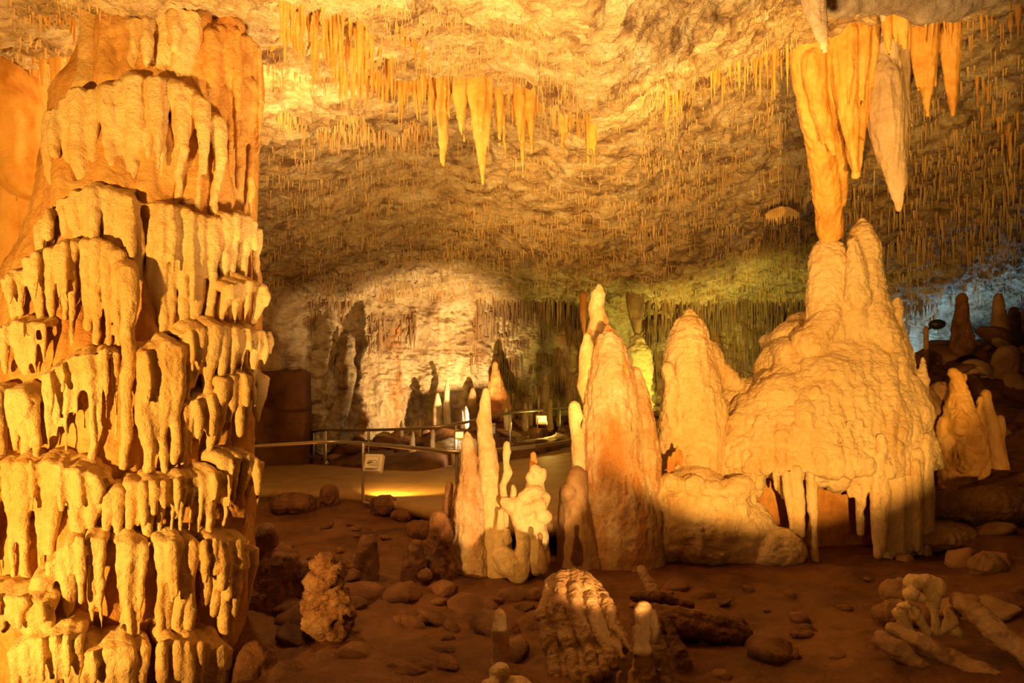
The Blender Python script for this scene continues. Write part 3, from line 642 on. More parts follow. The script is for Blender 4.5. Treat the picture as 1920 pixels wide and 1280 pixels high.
fluted('fallen_column', 'slanting thin shard pointing up above the toppled block', [[(1202, 1068, 7, 6.9), (1212, 1085, 9, 6.8), (1224, 1108, 10, 6.7)]], 6.8)
fluted('fallen_column', 'flat brown log-like slab lying above the long fallen slab', [[(1190, 1118, 10, 6.6), (1240, 1122, 12, 6.5), (1290, 1136, 10, 6.5)]], 6.5, M_FLOOR)
fluted('fallen_column', 'long flat brown slab stretched across the earth behind the shards', [[(1215, 1146, 14, 6.2), (1280, 1160, 22, 6.1), (1350, 1172, 22, 6.1), (1395, 1188, 12, 6.1)], [(1240, 1165, 16, 6), (1310, 1180, 18, 6), (1380, 1195, 12, 6)]], 6.1, M_FLOOR)
fluted('fallen_column', 'tan log of calcite running out of the picture corner', [[(1797, 1126, 13, 5.6), (1830, 1148, 18, 5.4), (1880, 1190, 20, 5.2), (1950, 1250, 22, 5.0)]], 5.4)
fluted('fallen_column', 'long tan calcite log below the cluster of nodules', [[(1672, 1176, 10, 5.5), (1720, 1200, 19, 5.3), (1780, 1235, 22, 5.2), (1870, 1290, 24, 5.0)]], 5.3)
fluted('fallen_column', 'short tapered calcite log beside the long tan log', [[(1655, 1198, 11, 5.3), (1680, 1215, 17, 5.2), (1725, 1245, 14, 5.1), (1745, 1262, 8, 5.1)]], 5.2)
solo('nodule_cluster', 'cluster of knobbly gold nodules between the fallen logs', 'rock',
     [[(1745, 1090, 14), (1750, 1120, 13), (1752, 1150, 7), (1755, 1185, 8)], [(1712, 1092, 14), (1735, 1085, 12)], [(1722, 1160, 10), (1738, 1185, 9)], [(1685, 1150, 12), (1705, 1185, 10)], [(1785, 1160, 12), (1770, 1180, 6), (1760, 1188, 6)]], 5.7, M_COL, .011, NS,
     ells=[(1708, 1112, 16, 14, 5.6), (1755, 1100, 14, 20, 5.7), (1725, 1122, 12, 8, 5.6), (1695, 1135, 16, 7, 5.6), (1715, 1150, 9, 14, 5.6), (1783, 1150, 10, 18, 5.7), (1792, 1185, 10, 10, 5.7)])
def Yground(px, py):
    for Y in np.arange(4.2, 16, .06):
        x = (px - HX) / F * Y
        if CZ + (HY - py) / F * Y <= ground(x, Y): return float(Y)
    return None
for (cx, cy, rx, ry, Y, mat, lab) in [
        (1725, 985, 30, 22, 8.4, M_SLAB, 'rounded tan boulder jammed against the mound edge'),
        (1765, 1005, 70, 26, 8.3, M_SLAB, 'long brown boulder spreading out from the mound edge'),
        (1702, 1028, 20, 12, 8.2, M_COL, 'small pointed gold rock under the long brown boulder'),
        (1850, 1060, 34, 22, 7.6, M_SLAB, 'hooded boulder with a shadowed hollow below it'),
        (1775, 945, 45, 30, 9.8, M_SLAB, 'brown boulder below the horned stalagmite'),
        (1865, 945, 70, 34, 9.5, M_SLAB, 'broad smooth boulder below the slim orange companion'),
        (1500, 1188, 22, 7, 6.2, M_FLOOR, 'thin tilted flake of rock lying on the bare earth'),
        (720, 948, 24, 22, 10.5, M_DARK, 'round grey-brown boulder beside the lamp post foot'),
        (760, 965, 26, 12, 10.2, M_DARK, 'flat slab rock beside the round boulder at the path edge'),
        (615, 930, 17, 22, 10.8, M_DARK, 'small upright rock with a pale face near the path edge'),
        (548, 945, 40, 22, 10.6, M_DARK, 'angular reddish boulder beside the huge column and path'),
        (1690, 1110, 34, 22, 6.6, M_SLAB, 'half-buried tan rock behind the gold nodules'),
        (1680, 1150, 40, 24, 6.3, M_SLAB, 'second half-buried tan rock nearer the gold nodules'),
        (790, 995, 26, 18, 9.0, M_DARK, 'fluted red-brown block beside the brown broken stub'),
        (640, 1060, 44, 14, 7.4, M_DARK, 'low dark rock between the lit stub and lone cone')]:
    yg = Yground(cx, cy + ry * .75); Y = yg if yg and abs(yg - Y) < 3.5 else Y
    solo('boulder', lab, 'rock', [], Y, mat, .015, NR[:2], ells=[(cx, cy, rx, ry, Y), (cx + rx * .4, cy + ry * .3, rx * .6, ry * .7, Y), (cx - rx * .4, cy + ry * .4, rx * .5, ry * .6, Y)])

# ------------------------------------------------------------------ big hanging formations
ND = [((5, 5, 1.5), .03, 3, False), ((16, 16, 2.2), .018, 3, True), ((26, 26, 16), .008, 3, False)]
def drape(name, label, tubes, mat, vox=.016, cat='stalactite', noise=ND, top=None):
    g = Geo(); q = tubes[0][0]
    for L in tubes:
        # grow the root up into the rock
        L = [(L[0][0], L[0][1] - 22, L[0][2] * 1.15, L[0][3])] + list(L)
        g.T(L, L[0][3], seg=11)
    o = organic(name, g, mat, vox, noise, 2, base=P(q[0], q[1], q[3])); return tag(o, label, cat)
def cone(x0, y0, x1, y1, w_, Y, lean=0, blunt=.12):
    L = y1 - y0; f = [(0, 1), (.15, 1.0), (.35, .86), (.6, .58), (.82, .32), (.95, .16), (1, blunt)]
    return [(x0 + (x1 - x0) * t ** 1.3, y0 + L * t, max(w_ / 2 * r, .9), Y) for t, r in f]
HY_ = 7.35
drape('stalactite', 'broad golden stalactite, the longest of the central hanging row', [cone(900, 148, 905, 345, 44, HY_), cone(884, 150, 893, 240, 18, HY_ - .05), cone(917, 155, 914, 270, 16, HY_ - .05), cone(905, 150, 900, 250, 14, HY_ - .15)], M_ORG)
drape('stalactite', 'smooth golden stalactite touching the broad longest one', [cone(861, 148, 866, 252, 28, HY_), cone(868, 160, 871, 278, 10, HY_ + .1)], M_ORG)
drape('stalactite', 'lone dark orange pointed stalactite with straws around its root', [cone(832, 160, 830, 311, 24, HY_ + .1), cone(826, 150, 823, 250, 9, HY_), cone(840, 150, 842, 240, 8, HY_)], M_ORG)
drape('stalactite', 'medium gold stalactite between the broad and the thin long one', [cone(935, 165, 937, 274, 20, HY_ + .1), cone(942, 170, 948, 306, 10, HY_ + .15)], M_ORG)
drape('stalactite', 'thin long gold stalactite ending above the dark rock slot', [cone(972, 175, 974, 272, 20, HY_ + .05), cone(976, 180, 981, 335, 14, HY_ + .1)], M_ORG)
drape('stalactite', 'gold stalactite beside the thin long one in the central row', [cone(994, 178, 996, 286, 17, HY_ + .1)], M_ORG)
drape('stalactite', 'isolated deep-orange stalactite in the short fringe past the central row', [cone(1054, 195, 1056, 292, 14, 7.6), cone(1062, 195, 1065, 270, 7, 7.6)], M_ORG)
drape('stalactite', 'twin-tipped stalactite closing the central hanging row', [cone(1105, 222, 1102, 306, 13, 7.7), cone(1112, 222, 1115, 313, 12, 7.7)], M_ORG)
DY = 8.7
drape('stone_curtain', 'long slanting amber curtain reaching down to the mound spire', [
    [(1512, 110, 26, DY), (1525, 200, 26, DY + .2), (1543, 300, 25, DY + .6), (1556, 400, 24, DY + 1.0), (1557, 436, 22, DY + 1.15)],
    [(1545, 110, 22, DY), (1555, 220, 18, DY + .3), (1572, 320, 17, DY + .7), (1575, 380, 12, DY + .9)],
    [(1530, 110, 18, DY - .1), (1535, 200, 18, DY), (1550, 240, 12, DY), (1563, 288, 5, DY)],
    [(1495, 100, 16, DY), (1500, 160, 12, DY + .1), (1512, 220, 9, DY + .2)],
    [(1520, 130, 14, DY - .15), (1532, 210, 10, DY), (1543, 268, 4, DY)], [(1556, 436, 22, DY + 1.15), (1553, 446, 14, DY + 1.2), (1552, 460, 16, DY + 1.2)]], M_ORG, cat='stone curtain')
drape('stone_curtain', 'wide pale-gold curtain with folds tapering to one narrow tip', [
    cone(1580, 78, 1605, 328, 54, DY - .1, blunt=.25), cone(1610, 70, 1612, 310, 44, DY), cone(1562, 90, 1600, 250, 24, DY - .05), cone(1632, 65, 1620, 250, 30, DY), cone(1595, 80, 1590, 200, 22, DY - .25), cone(1620, 80, 1618, 200, 18, DY - .2), cone(1640, 70, 1635, 180, 14, DY - .1),
    [(1602, 290, 13, DY), (1607, 322, 8, DY)]], M_ORG, cat='stone curtain')
drape('stone_curtain', 'long beige-grey curtain bending to a blunt tusk tip', [
    [(1650, 90, 20, DY + .1), (1655, 150, 30, DY), (1660, 220, 32, DY), (1672, 290, 24, DY), (1684, 340, 14, DY), (1686, 392, 5, DY)],
    [(1665, 110, 20, DY), (1680, 200, 20, DY + .1), (1688, 290, 12, DY + .1), (1688, 360, 7, DY)], [(1635, 160, 12, DY + .1), (1645, 240, 12, DY), (1668, 320, 10, DY), (1680, 370, 6, DY)],
    cone(1690, 80, 1710, 240, 20, DY + .2)], M_GREY, cat='stone curtain')
drape('stone_curtain', 'pleated gold curtain with a needle tip past the beige tusk', [cone(1735, 60, 1739, 217, 40, DY + .2), cone(1715, 55, 1722, 170, 22, DY + .2), cone(1752, 60, 1755, 165, 16, DY + .2)], M_ORG, cat='stone curtain')
drape('stone_curtain', 'dull orange curtain nearest the dotted straw ceiling', [cone(1782, 55, 1787, 215, 36, DY + .3), cone(1768, 60, 1775, 170, 18, DY + .3), cone(1795, 50, 1796, 130, 12, DY + .3)], M_ORG, cat='stone curtain')
drape('stalactite', 'grey-brown tapered stalactite hanging lowest from the near roof edge', [cone(1524, -10, 1547, 95, 44, 5.6), cone(1540, -10, 1545, 60, 16, 5.6)], M_GREY)
drape('stalactite', 'gold stalactite in front of the pale-gold curtain folds', [cone(1662, 30, 1668, 104, 18, 7.9)], M_ORG)
drape('stalactite', 'stout gold stalactite above the beige tusk curtain', [cone(1690, 30, 1696, 90, 24, 7.9), cone(1676, 30, 1681, 82, 12, 7.9)], M_ORG)
drape('stalactite', 'pale rounded snout of rock poking down from the near roof edge', [[(1655, -15, 22, 6.2), (1656, 15, 12, 6.2), (1657, 34, 5, 6.2)]], M_GREY)
g = Geo(); g.T([(1480, -30, 30), (1560, -5, 26), (1640, -8, 34), (1730, 0, 34), (1800, -15, 34), (1860, -40, 36)], 5.9, seg=14)
o = organic('roof_bulge', g, rock('grey_roof_rock', (.5, .4, .3), (.4, .3, .2), (.25, .16, .1), fine=.6, mid=.9, cs=3), .03, [((2, 2, 2), .12, 4, False), ((9, 9, 9), .03, 3, True)], 2, base=P(1650, 0, 5.9)); tag(o, 'smooth grey rock bulge along the near edge of the roof', 'rock')
# column beyond: stalactite meeting a yellow-green pillar
drape('stalactite', 'long brown stalactite pointing at the green-lit pillar', [cone(1190, 552, 1196, 640, 34, 20.5), cone(1180, 552, 1184, 600, 14, 20.4)], M_SLAB, .035)
solo('stalagmite', 'rugged yellow-green lit pillar beyond the craggy cone', 'stalagmite', [[(1194, 636, 7), (1196, 660, 19), (1200, 700, 20), (1204, 740, 16), (1206, 790, 16), (1206, 830, 18)]], 20.5, M_MOUND, .035, [((2, 2, 3), .1, 3, True), ((7, 7, 10), .06, 3, True)])
drape('stalactite', 'dark reddish stalactite behind the slender knobbly stalagmite', [cone(1094, 575, 1096, 650, 12, 20)], M_RED, .03)

# ------------------------------------------------------------------ background stalagmites
solo('stalagmite', 'red-orange cone-shaped stalagmite on a pale apron at the back wall', 'stalagmite',
     [[(929, 682, 4), (930, 700, 9), (928, 720, 13), (934, 745, 18), (936, 768, 22)]], 23.2, M_RED, .035, [((1.5, 1.5, 2), .08, 3, False), ((6, 6, 2), .05, 3, True)])
bgs = [(820, 740, 786, 8, 22.4, M_MOUND, 'smooth white stalagmite with rounded top in front of the stained wall'),
       (839, 714, 782, 6, 22.8, M_MOUND, 'tan slim stalagmite beside the smooth white one'),
       (886, 730, 768, 9, 23.2, M_SLAB, 'small crown-topped stalagmite before the red-orange cone'),
       (873, 762, 785, 5, 20.5, M_MOUND, 'tiny pale stump leaning near the crown-topped stalagmite'),
       (867, 768, 786, 3, 20.3, M_MOUND, 'tiniest white chip beside the pale leaning stump'),
       (753, 786, 802, 4, 19.5, M_MOUND, 'small white tip peeking over the far handrail'),
       (787, 784, 802, 3, 19.8, M_MOUND, 'pale nub over the handrail near the smooth white stalagmite'),
       (774, 808, 838, 6, 19.0, M_MOUND, 'bent white stalagmite under the far handrail'),
       (812, 806, 838, 5, 19.0, M_MOUND, 'white hooked stalagmite by the brightly lit ledge'),
       (950, 765, 790, 5, 21, M_MOUND, 'pale pointed stalagmite below the red-orange cone'),
       (994, 745, 782, 5, 22.5, M_SLAB, 'thin greenish stalagmite by the dark hollow'),
       (1004, 722, 782, 5, 23, M_SLAB, 'greenish needle stalagmite beside the dark hollow'),
       (1023, 705, 790, 9, 23, M_SLAB, 'tallest greenish stalagmite below the wall of straws'),
       (985, 757, 790, 5, 21.5, M_SLAB, 'stubby greenish stalagmite above the far handrail'),
       (1047, 752, 785, 4, 23, M_SLAB, 'narrow greenish stalagmite past the tallest greenish one'),
       (1032, 750, 790, 6, 22, M_SLAB, 'greenish pillar leaning on the tallest greenish one'),
       (962, 740, 775, 5, 23.5, M_SLAB, 'drab stalagmite touching the red-orange cone flank')]
for (x, y0, y1, r, Y, mat, lab) in bgs:
    solo('stalagmite', lab, 'stalagmite', [[(x, y0, r * .45), (x, y0 + (y1 - y0) * .2, r * .8), (x + rng.uniform(-2, 2), y0 + (y1 - y0) * .6, r), (x, y1 + 14, r * 1.2)]], Y, mat, .035, [((3, 3, 3), .05, 3, False)])
solo('rock_ledge', 'brightly lit cracked white ledge behind the handrail bend', 'rock', [[(820, 838, 10), (850, 834, 14), (890, 838, 10)], [(835, 850, 8), (870, 852, 10)]], 19.2, M_CEIL, .03, [((2, 2, 6), .08, 3, True), ((8, 8, 20), .04, 3, True)])
solo('flowstone_rib', 'buttress of pale yellow flowstone standing out from the back wall', 'flowstone',
     [[(655, 640, 12), (648, 690, 16), (645, 740, 14), (630, 780, 20), (615, 810, 24), (600, 830, 20)], [(610, 570, 20), (600, 650, 26), (590, 720, 24), (588, 800, 30)]], 20.8, M_CEIL, .05, [((1.2, 1.2, .8), .25, 4, False), ((5, 5, 2.5), .08, 3, True)])
g = Geo(); g.box(P(505, 790, 19.3), (1.15, .35, 1.5))
o = organic('tunnel_wall', g, M_FLOOR, .05, [((.8, .8, .8), .12, 3, False)], 4, base=P(505, 868, 19.3)); tag(o, None, None, kind='structure')

# ------------------------------------------------------------------ stalactite fringes: individual ones, then the uncountable straws
variants = []
for k in range(10):
    r_ = random.Random(100 + k); V = []; rings = 11; seg = 8; bx = by = 0; Fc = []
    for i in range(rings):
        t = i / (rings - 1); rr = (1 - t) ** r_.uniform(.55, .95) * (1 + .18 * math.sin(t * 9 + k)) if i < rings - 1 else .06
        rr = max(rr, .07); bx += r_.uniform(-.06, .06); by += r_.uniform(-.06, .06)
        for j in range(seg):
            th = 2 * math.pi * j / seg; q = rr * (1 + .12 * math.sin(3 * th + k + t * 2)); V.append((bx + q * math.cos(th), by + q * math.sin(th), .08 - 1.08 * t))
    for i in range(rings - 1):
        for j in range(seg): Fc.append((i * seg + j, (i + 1) * seg + j, (i + 1) * seg + (j + 1) % seg, i * seg + (j + 1) % seg))
    Fc.append(tuple((rings - 1) * seg + j for j in range(seg))[::-1])
    me = mk_mesh('stalactite', np.array(V), Fc); me.materials.append(M_ORG); variants.append(me)
def icicle(pos, r, L, label, group):
    o = bpy.data.objects.new('stalactite', rng.choice(variants)); COL.objects.link(o)
    o.location = Vector([float(c) for c in pos]) + Vector((0, 0, .02)); o.scale = (r, r, L); o.rotation_euler = (rng.uniform(-.03, .03), rng.uniform(-.03, .03), rng.uniform(0, 6))
    return tag(o, label, 'stalactite', group)
def fringe(line, Ys, n, lens, wid, label, group, dy=0):
    xs = [q[0] for q in line]; ys = [q[1] for q in line]
    for i in range(n):
        px = xs[0] + (xs[-1] - xs[0]) * (i + rng.uniform(0.1, .9)) / n; py = np.interp(px, xs, ys) + rng.uniform(-dy, dy)
        Y = np.interp(px, xs, Ys) if isinstance(Ys, (list, tuple)) else Ys
        L = lens[0] + (lens[1] - lens[0]) * rng.random() ** 1.6; wd = wid[0] + (wid[1] - wid[0]) * rng.random() ** 1.3
        s = near_surface(px, py, 0, int(NV * .75)); k = s[1] / F
        icicle(s, wd / 2 * k, L * k, label, group)
fringe([(522, 8), (610, 30), (700, 55)], 0, 34, (40, 150), (7, 18), 'amber stalactite in the dense bunch beside the column top', 'dense bunch of amber stalactites beside the column top', 14)
fringe([(530, 60), (620, 80), (735, 110)], 0, 26, (30, 100), (5, 13), 'amber stalactite in the dense bunch beside the column top', 'dense bunch of amber stalactites beside the column top', 12)
fringe([(625, 132), (760, 142)], 0, 38, (25, 85), (5, 11), 'short rust-orange stalactite in the fringe before the central row', 'rust-orange fringe before the central row', 4)
fringe([(745, 140), (850, 150)], 0, 30, (35, 115), (7, 17), 'slim gold stalactite packed between the fringe and the broad longest one', 'slim gold stalactites left of the central row'.replace(' left of', ' next to'), 3)
fringe([(925, 160), (1010, 186)], 0, 18, (30, 110), (4, 10), 'thin stalactite squeezed between the large ones of the central row', 'thin stalactites within the central row', 3)
fringe([(1000, 186), (1110, 220)], 0, 32, (15, 60), (3, 8), 'short orange stalactite in the fringe past the central row', 'short orange fringe past the central row', 4)
fringe([(740, 45), (800, 100)], 0, 14, (18, 45), (5, 10), 'small stalactite on the little ledge above the rust-orange fringe', 'stalactites on the little ledge', 4)
fringe([(1245, 180), (1280, 165)], 0, 5, (50, 75), (7, 11), 'gold stalactite in the small isolated group on the sloping lip', 'small isolated group on the sloping lip', 2)
fringe([(1310, 140), (1400, 115), (1478, 90)], 0, 30, (22, 95), (4, 12), 'gold stalactite hanging from the sloping lip beside the long curtain', 'gold stalactites along the sloping lip', 3)
fringe([(1700, 40), (1800, 25), (1920, 15)], 0, 26, (20, 80), (5, 13), 'dull gold stalactite in the row past the needle-tipped curtain', 'dull gold row past the needle-tipped curtain', 12)
fringe([(1640, 45), (1700, 35)], 0, 8, (25, 60), (6, 14), 'gold stalactite crowded above the beige tusk curtain', 'stalactites above the beige tusk curtain', 5)
fringe([(1830, 160), (1920, 260)], 0, 14, (30, 80), (5, 10), 'ochre stalactite on the shadowy roof past the curtains', 'ochre stalactites on the shadowy roof', 40)
fringe([(55, 25), (150, 40)], 0, 8, (20, 50), (5, 9), 'small glowing stalactite over the gap beside the column stem', 'small glowing stalactites over the gap', 5)

def straws(name, regions, mat, label, seg=5):
    pos = []; rad = []; ln = []
    for (x0, x1, y0, y1, n, lens, wid) in regions:
        m = np.argwhere((SPX > x0) & (SPX < x1) & (SPY > y0) & (SPY < y1))
        if not len(m): continue
        S = SURF[m[:, 0], m[:, 1]]
        # equal density in the picture
        wgt = 1.0 / S[:, 1] ** 0 ; pick = nrng.choice(len(m), n, replace=len(m) < n)
        keep = fbm(S[pick], (1.2, 1.2, 1.2), 2, 55) > -.15
        S = S[pick][keep]; k = S[:, 1] / F; u = nrng.random(len(S))
        pos.append(S); ln.append((lens[0] + (lens[1] - lens[0]) * u ** 2) * k); rad.append((wid[0] + (wid[1] - wid[0]) * nrng.random(len(S))) / 2 * k)
    pos = np.concatenate(pos); ln = np.concatenate(ln); rad = np.concatenate(rad); n = len(pos)
    th = np.arange(seg) * 2 * math.pi / seg; ring = np.stack([np.cos(th), np.sin(th)], 1)
    V = np.zeros((n, 3, seg, 3)); off = nrng.normal(0, .03, (n, 2)) * ln[:, None]
    for r_i, (t, f) in enumerate(((-.12, 1.25), (.5, .75), (1, .15))):
        V[:, r_i, :, :2] = pos[:, None, :2] + ring[None] * (rad * f)[:, None, None] + off[:, None, :] * t
        V[:, r_i, :, 2] = (pos[:, 2] - ln * t)[:, None]
    base = (np.arange(n) * 3 * seg)[:, None]; Fl = []
    for r_i in range(2):
        for j in range(seg):
            j2 = (j + 1) % seg; Fl.append(base + np.array([[r_i * seg + j, (r_i + 1) * seg + j, (r_i + 1) * seg + j2, r_i * seg + j2]]))
    Fc = np.concatenate(Fl)
    o = link(name, mk_mesh(name, V.reshape(-1, 3), Fc), mat); return tag(o, label, 'straw stalactites', kind='stuff')
straws('soda_straws', [(500, 1120, 0, 300, 2600, (6, 30), (1.2, 3)), (520, 900, 200, 260, 1300, (8, 34), (1.5, 3.5)), (500, 1500, 300, 480, 2600, (6, 22), (1.2, 2.6)),
                       (1100, 1500, 0, 260, 900, (5, 22), (1.2, 2.8)), (1200, 1920, 150, 480, 2300, (6, 26), (1.4, 3.2)), (1600, 1920, 60, 480, 700, (10, 46), (2, 5)),
                       (500, 1920, 470, 560, 3000, (6, 20), (1.2, 2.6)), (20, 200, 0, 200, 250, (8, 30), (2, 5))], M_STRAW, 'countless thin ochre straws covering the cave roof')
straws('straw_curtain', [(880, 1100, 560, 700, 900, (20, 60), (2, 5)), (1000, 1090, 650, 740, 400, (20, 60), (2, 5)), (1210, 1530, 560, 720, 1100, (18, 60), (2, 5)), (1210, 1420, 660, 720, 300, (30, 70), (3, 6)),
                         (690, 780, 590, 640, 120, (20, 60), (2, 5)), (560, 660, 560, 600, 80, (15, 40), (2, 4)), (1690, 1760, 560, 620, 120, (10, 30), (2, 4))], M_SLAB, 'dense hanging straws veiling the back wall')

# ------------------------------------------------------------------ handrails and lamps
def polyline(pts, n=60): return [p for p in crom(np.array(pts), n)]
def rail(name, label, pts, posts, r=.024):
    b = np.array(posts[0][1]); t = thing(name, b, label, 'handrail')
    g = Geo(); g.tube(polyline(pts), [r] * 60, 10); plain('top_rail', g, M_STEEL, t)
    for (top, bot) in posts:
        g = Geo(); g.tube([top, bot], [r * .85] * 2, 10); plain('post', g, M_STEEL, t)
        g = Geo(); g.tube([np.array(bot) + [0, 0, .0], np.array(bot) + [0, 0, .02]], [r * 2.2] * 2, 12); plain('base_flange', g, M_STEEL, t)
    return t
farp = [P(560, 812, 21), P(585, 810, 20.5), P(611, 806, 19.4), P(691, 806, 18.6), P(773, 803, 18.2), P(855, 795, 18.2), P(957, 774, 20), P(1050, 766, 23), P(1215, 757, 27), P(1290, 756, 29)]
def post_at(px, py, Y, h): return (P(px, py, Y), P(px, py, Y) - np.array([0, 0, h]))
rail('handrail', 'steel handrail along the far edge of the walkway', farp,
     [post_at(588, 810, 20.4, 1.0), post_at(611, 806, 19.4, 1.03), post_at(608, 807, 19.6, 1.03), post_at(691, 806, 18.6, 1.0), post_at(855, 795, 18.2, 1.15), post_at(957, 774, 20, 1.05), post_at(1050, 766, 23, .98), post_at(1165, 759, 26, 1)], .042)
nearp = [P(380, 845, 10.5), P(505, 835, 11.6), P(620, 828, 12.6), P(690, 832, 12.0), P(780, 840, 10.8), P(865, 847, 10.2), P(960, 841, 10.8), P(1067, 826, 12.6), P(1140, 802, 15), P(1225, 776, 18.5), P(1300, 764, 22)]
nr = rail('handrail', 'steel handrail along the near edge of the walkway with a bent lamp post', nearp, [post_at(857, 847, 10.25, 1.15), post_at(865, 847, 10.2, 1.15)], .036)
pt = P(681, 832, 12.05); g = Geo()
pb_ = P(681, 945, 11.9)
g.tube(polyline([pt, pt * .5 + (pb_ + [0, 0, .25]) * .5, pb_ + [0, 0, .12], pb_ + [.06, 0, .02], pb_ + [.22, .1, 0.0], pb_ + [.42, .25, .05]], 40), [.03] * 40, 10)
plain('bent_post', g, M_STEEL, nr)

def lamp_unit(label, c, rotm, w_, h_, d_, arm, glow=True, body=M_HOUSE, name='floodlight'):
    t = thing(name, c, label, 'lamp')
    R = np.array(rotm)
    g = Geo(); 
    for s_, (cx, cy, cz, hx, hy, hz) in enumerate([(0, d_, 0, w_, .012, h_), (w_, 0, 0, .012, d_, h_), (-w_, 0, 0, .012, d_, h_), (0, 0, h_, w_, d_, .012), (0, 0, -h_, w_, d_, .012)]):
        g.box(np.array(c) + R @ np.array([cx, cy, cz]), (hx, hy, hz), R)
    g.box(np.array(c) + R @ np.array([0, d_ + .03, 0]), (w_ * .75, .03, h_ * .7), R)
    ob = plain('housing', g, body, t, smooth=False); m = ob.modifiers.new('b', 'BEVEL'); m.width = .008; m.segments = 2
    if glow:
        g = Geo(); g.box(np.array(c) + R @ np.array([0, d_ * .4, 0]), (w_ * .8, .008, h_ * .7), R); plain('lamp_glass', g, M_GLOW, t, smooth=False)
    if arm is not None:
        g = Geo(); g.tube(polyline(arm, 24), [.018] * 24, 8); plain('bracket_arm', g, M_STEEL, t)
    return t
def rotz(a): return [[math.cos(a), -math.sin(a), 0], [math.sin(a), math.cos(a), 0], [0, 0, 1]]
def rotx(a): return [[1, 0, 0], [0, math.cos(a), -math.sin(a)], [0, math.sin(a), math.cos(a)]]
# housing local -Y is the open face
c1 = P(701, 869, 11.75); Rm_ = np.array(rotz(math.pi - .25)) @ np.array(rotx(.35))
lamp_unit('beige square floodlight bracketed to the bent lamp post, seen from behind', c1, Rm_, .17, .16, .05,
          [P(683, 882, 12), P(685, 872, 11.8), P(695, 866, 11.55), P(706, 866, 11.55)], glow=False)
spot('floodlight_beam_path', P(706, 872, 12.0), P(755, 918, 12.9), 420, (1, .5, .06), 100, .8, .03)
c2 = P(1018, 786, 22.5); lamp_unit('glowing amber floodlight on a short pole below the far handrail', c2, np.array(rotz(-.2)) @ np.array(rotx(.35)), .24, .17, .06,
          [P(1008, 820, 22.5), P(1008, 795, 22.5), P(1010, 783, 22.5), P(1024, 779, 22.6)])
spot('floodlight_beam_far_path', P(1020, 792, 22.1), P(1010, 842, 17.5), 160, (1, .55, .08), 90, .8, .05)
c3 = P(861, 815, 17.6); lamp_unit('small glowing amber floodlight beside the handrail post in the bend', c3, np.array(rotz(.2)) @ np.array(rotx(.2)), .12, .1, .05,
          [P(852, 870, 17.8), P(852, 830, 17.8), P(853, 808, 17.8), P(860, 806, 17.8)])
spot('floodlight_beam_ledge', P(863, 818, 18.0), P(850, 840, 19.3), 60, (1, .85, .6), 120, .5, .03)
cw = P(912, 800, 20.3)
spot('floodlight_beam_wall', cw, P(745, 600, 24.5), 2000, (1, .68, .30), 112, .8, .012)
wl = thing('floodlight', cw - np.array([0, 0, .12]), 'low box floodlight behind the tall pale pair, aimed at the stained back wall', 'lamp')
g = Geo(); g.box(cw + [0, .30, -.055], (.28, .012, .16)); g.box(cw + [0, .1, -.2], (.28, .22, .012)); g.box(cw + [0, -.14, -.08], (.28, .012, .1))
plain('housing', g, M_HOUSE, wl, smooth=False)
# black round lamp on a wooden post before the blue wall
bt = thing('floodlight', P(1738, 672, 17.5), 'black round floodlight on a post silhouetted against the blue wall', 'lamp')
g = Geo(); g.tube([P(1738, 690, 17.5), P(1736, 615, 17.5)], [.07, .06], 10); plain('post', g, M_SLAB, bt)
g = Geo(); g.ell(P(1757, 608, 17.5), (.22, .16, .14)); plain('lamp_head', g, M_BLACK, bt)
g = Geo(); g.tube([P(1737, 618, 17.5), P(1750, 612, 17.5)], [.03, .03], 8); plain('bracket_arm', g, M_BLACK, bt)

# ------------------------------------------------------------------ rubble on the slope
rocks = []
for k in range(6):
    r_ = random.Random(50 + k); V = []; Fc = []; seg = 14; rings = 9
    for i in range(rings + 1):
        ph = math.pi * i / rings
        for j in range(seg):
            th = 2 * math.pi * j / seg; V.append((math.sin(ph) * math.cos(th), math.sin(ph) * math.sin(th), math.cos(ph)))
    V = np.array(V); V = V * (1 + .35 * fbm(V + k * 7, 1.1, 3, k))[:, None]; V[:, 2] *= .6
    for ax_ in range(4):
        nrm = np.array([r_.uniform(-1, 1), r_.uniform(-1, 1), r_.uniform(-.2, 1)]); nrm /= np.linalg.norm(nrm); dd = V @ nrm; V -= np.clip(dd - .62, 0, 9)[:, None] * nrm
    for i in range(rings):
        for j in range(seg): Fc.append((i * seg + j, (i + 1) * seg + j, (i + 1) * seg + (j + 1) % seg, i * seg + (j + 1) % seg))
    me = mk_mesh('rock', V, Fc); me.materials.append([M_SLAB, M_DARK][k % 2]); rocks.append(me)
def scatter(n, xr, Yr, sr, label, group, sink=.25, dark=False):
    for i in range(n):
        px = rng.uniform(*xr); Y = rng.uniform(*Yr); p = on_ground(px, Y); s = rng.uniform(*sr) * (1 if rng.random() < .8 else 1.7)
        o = bpy.data.objects.new('rock', rng.choice(rocks[1::2] if dark else rocks)); COL.objects.link(o); o.location = (p[0], p[1], p[2] + s * sink)
        o.scale = (s * rng.uniform(.8, 1.4), s * rng.uniform(.8, 1.2), s * rng.uniform(.6, 1)); o.rotation_euler = (rng.uniform(-.4, .4), rng.uniform(-.4, .4), rng.uniform(0, 6)); tag(o, label, 'rock', group)
scatter(70, (1705, 1990), (12.5, 20), (.16, .42), 'brown rubble rock on the slope below the blue-lit wall', 'rubble on the slope below the blue-lit wall')
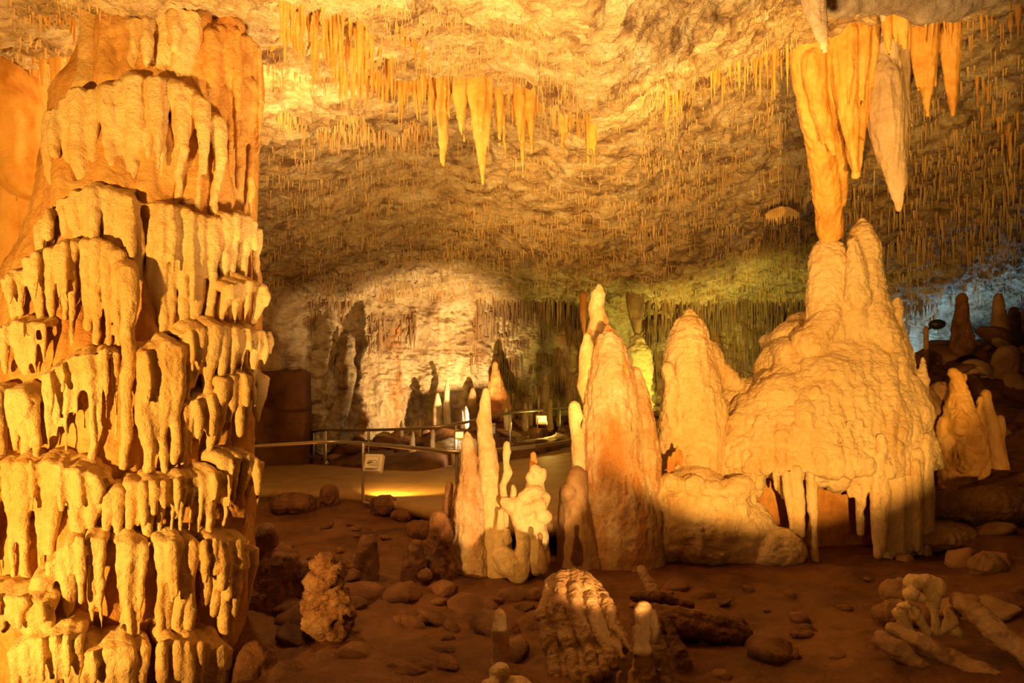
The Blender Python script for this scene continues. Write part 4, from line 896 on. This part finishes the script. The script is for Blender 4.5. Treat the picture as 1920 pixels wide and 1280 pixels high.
scatter(34, (575, 800), (19.6, 22), (.1, .28), 'dark rubble rock on the bank behind the far handrail', 'rubble behind the far handrail', .25, True)
scatter(22, (880, 1070), (20.5, 24), (.12, .3), 'rubble rock around the stalagmites beyond the walkway bend', 'rubble beyond the walkway bend')
scatter(16, (540, 860), (8.2, 11), (.04, .11), 'small loose rock on the mud in front of the walkway', 'loose rocks in front of the walkway', .2, True)
scatter(16, (1000, 1500), (5.2, 7.6), (.03, .08), 'small loose rock on the dark earth around the fallen columns', 'loose rocks around the fallen columns', .2, True)
scatter(34, (520, 1000), (5.3, 7.6), (.08, .2), 'half-buried dark rock in the earth between the huge column and the fallen block', 'half-buried dark rocks beside the huge column', .05, True)
scatter(14, (1250, 1650), (5.2, 8.0), (.06, .16), 'half-buried dark rock in the bare earth below the mound', 'half-buried rocks below the mound', .0, True)
scatter(16, (1690, 1960), (6.0, 10.5), (.12, .3), 'brown rock lying on the bank beside the mound and nodules', 'brown rocks on the bank beside the mound', .1)
drape('stone_curtain', 'small leaf-shaped orange curtain at the shoulder of the huge column', [[(512, 30, 9, 5.9), (517, 55, 13, 5.9), (514, 80, 8, 5.9), (508, 92, 3, 5.9)], [(527, 40, 6, 5.9), (525, 62, 7, 5.9), (516, 84, 3, 5.9)]], M_ORG, cat='stone curtain')
g = Geo(); g.E(1385, 200, 24, 7, 11.0, 22, .25); g.E(1372, 212, 12, 6, 11.0, 12)
o = organic('rock_ledge', g, M_ORG, .02, NS, 2, base=P(1385, 200, 11.0)); tag(o, 'small smooth orange shelf stuck under the sloping roof lip', 'rock')
g = Geo()
for i in range(16): x = 1438 + i * 4; g.T([(x, 388 + 14 * (abs(i - 8) / 8) ** 2, 2.6), (x, 405, 1.8), (x + rng.uniform(-1, 1), rng.uniform(412, 438), .8)], 15.0, seg=6)
o = organic('stalactite_cluster', g, M_STRAW, .011, NS[:1], 0, base=P(1470, 390, 15.0)); tag(o, 'small fan-shaped cluster of ochre stalactites alone on the dark roof', 'stalactite')
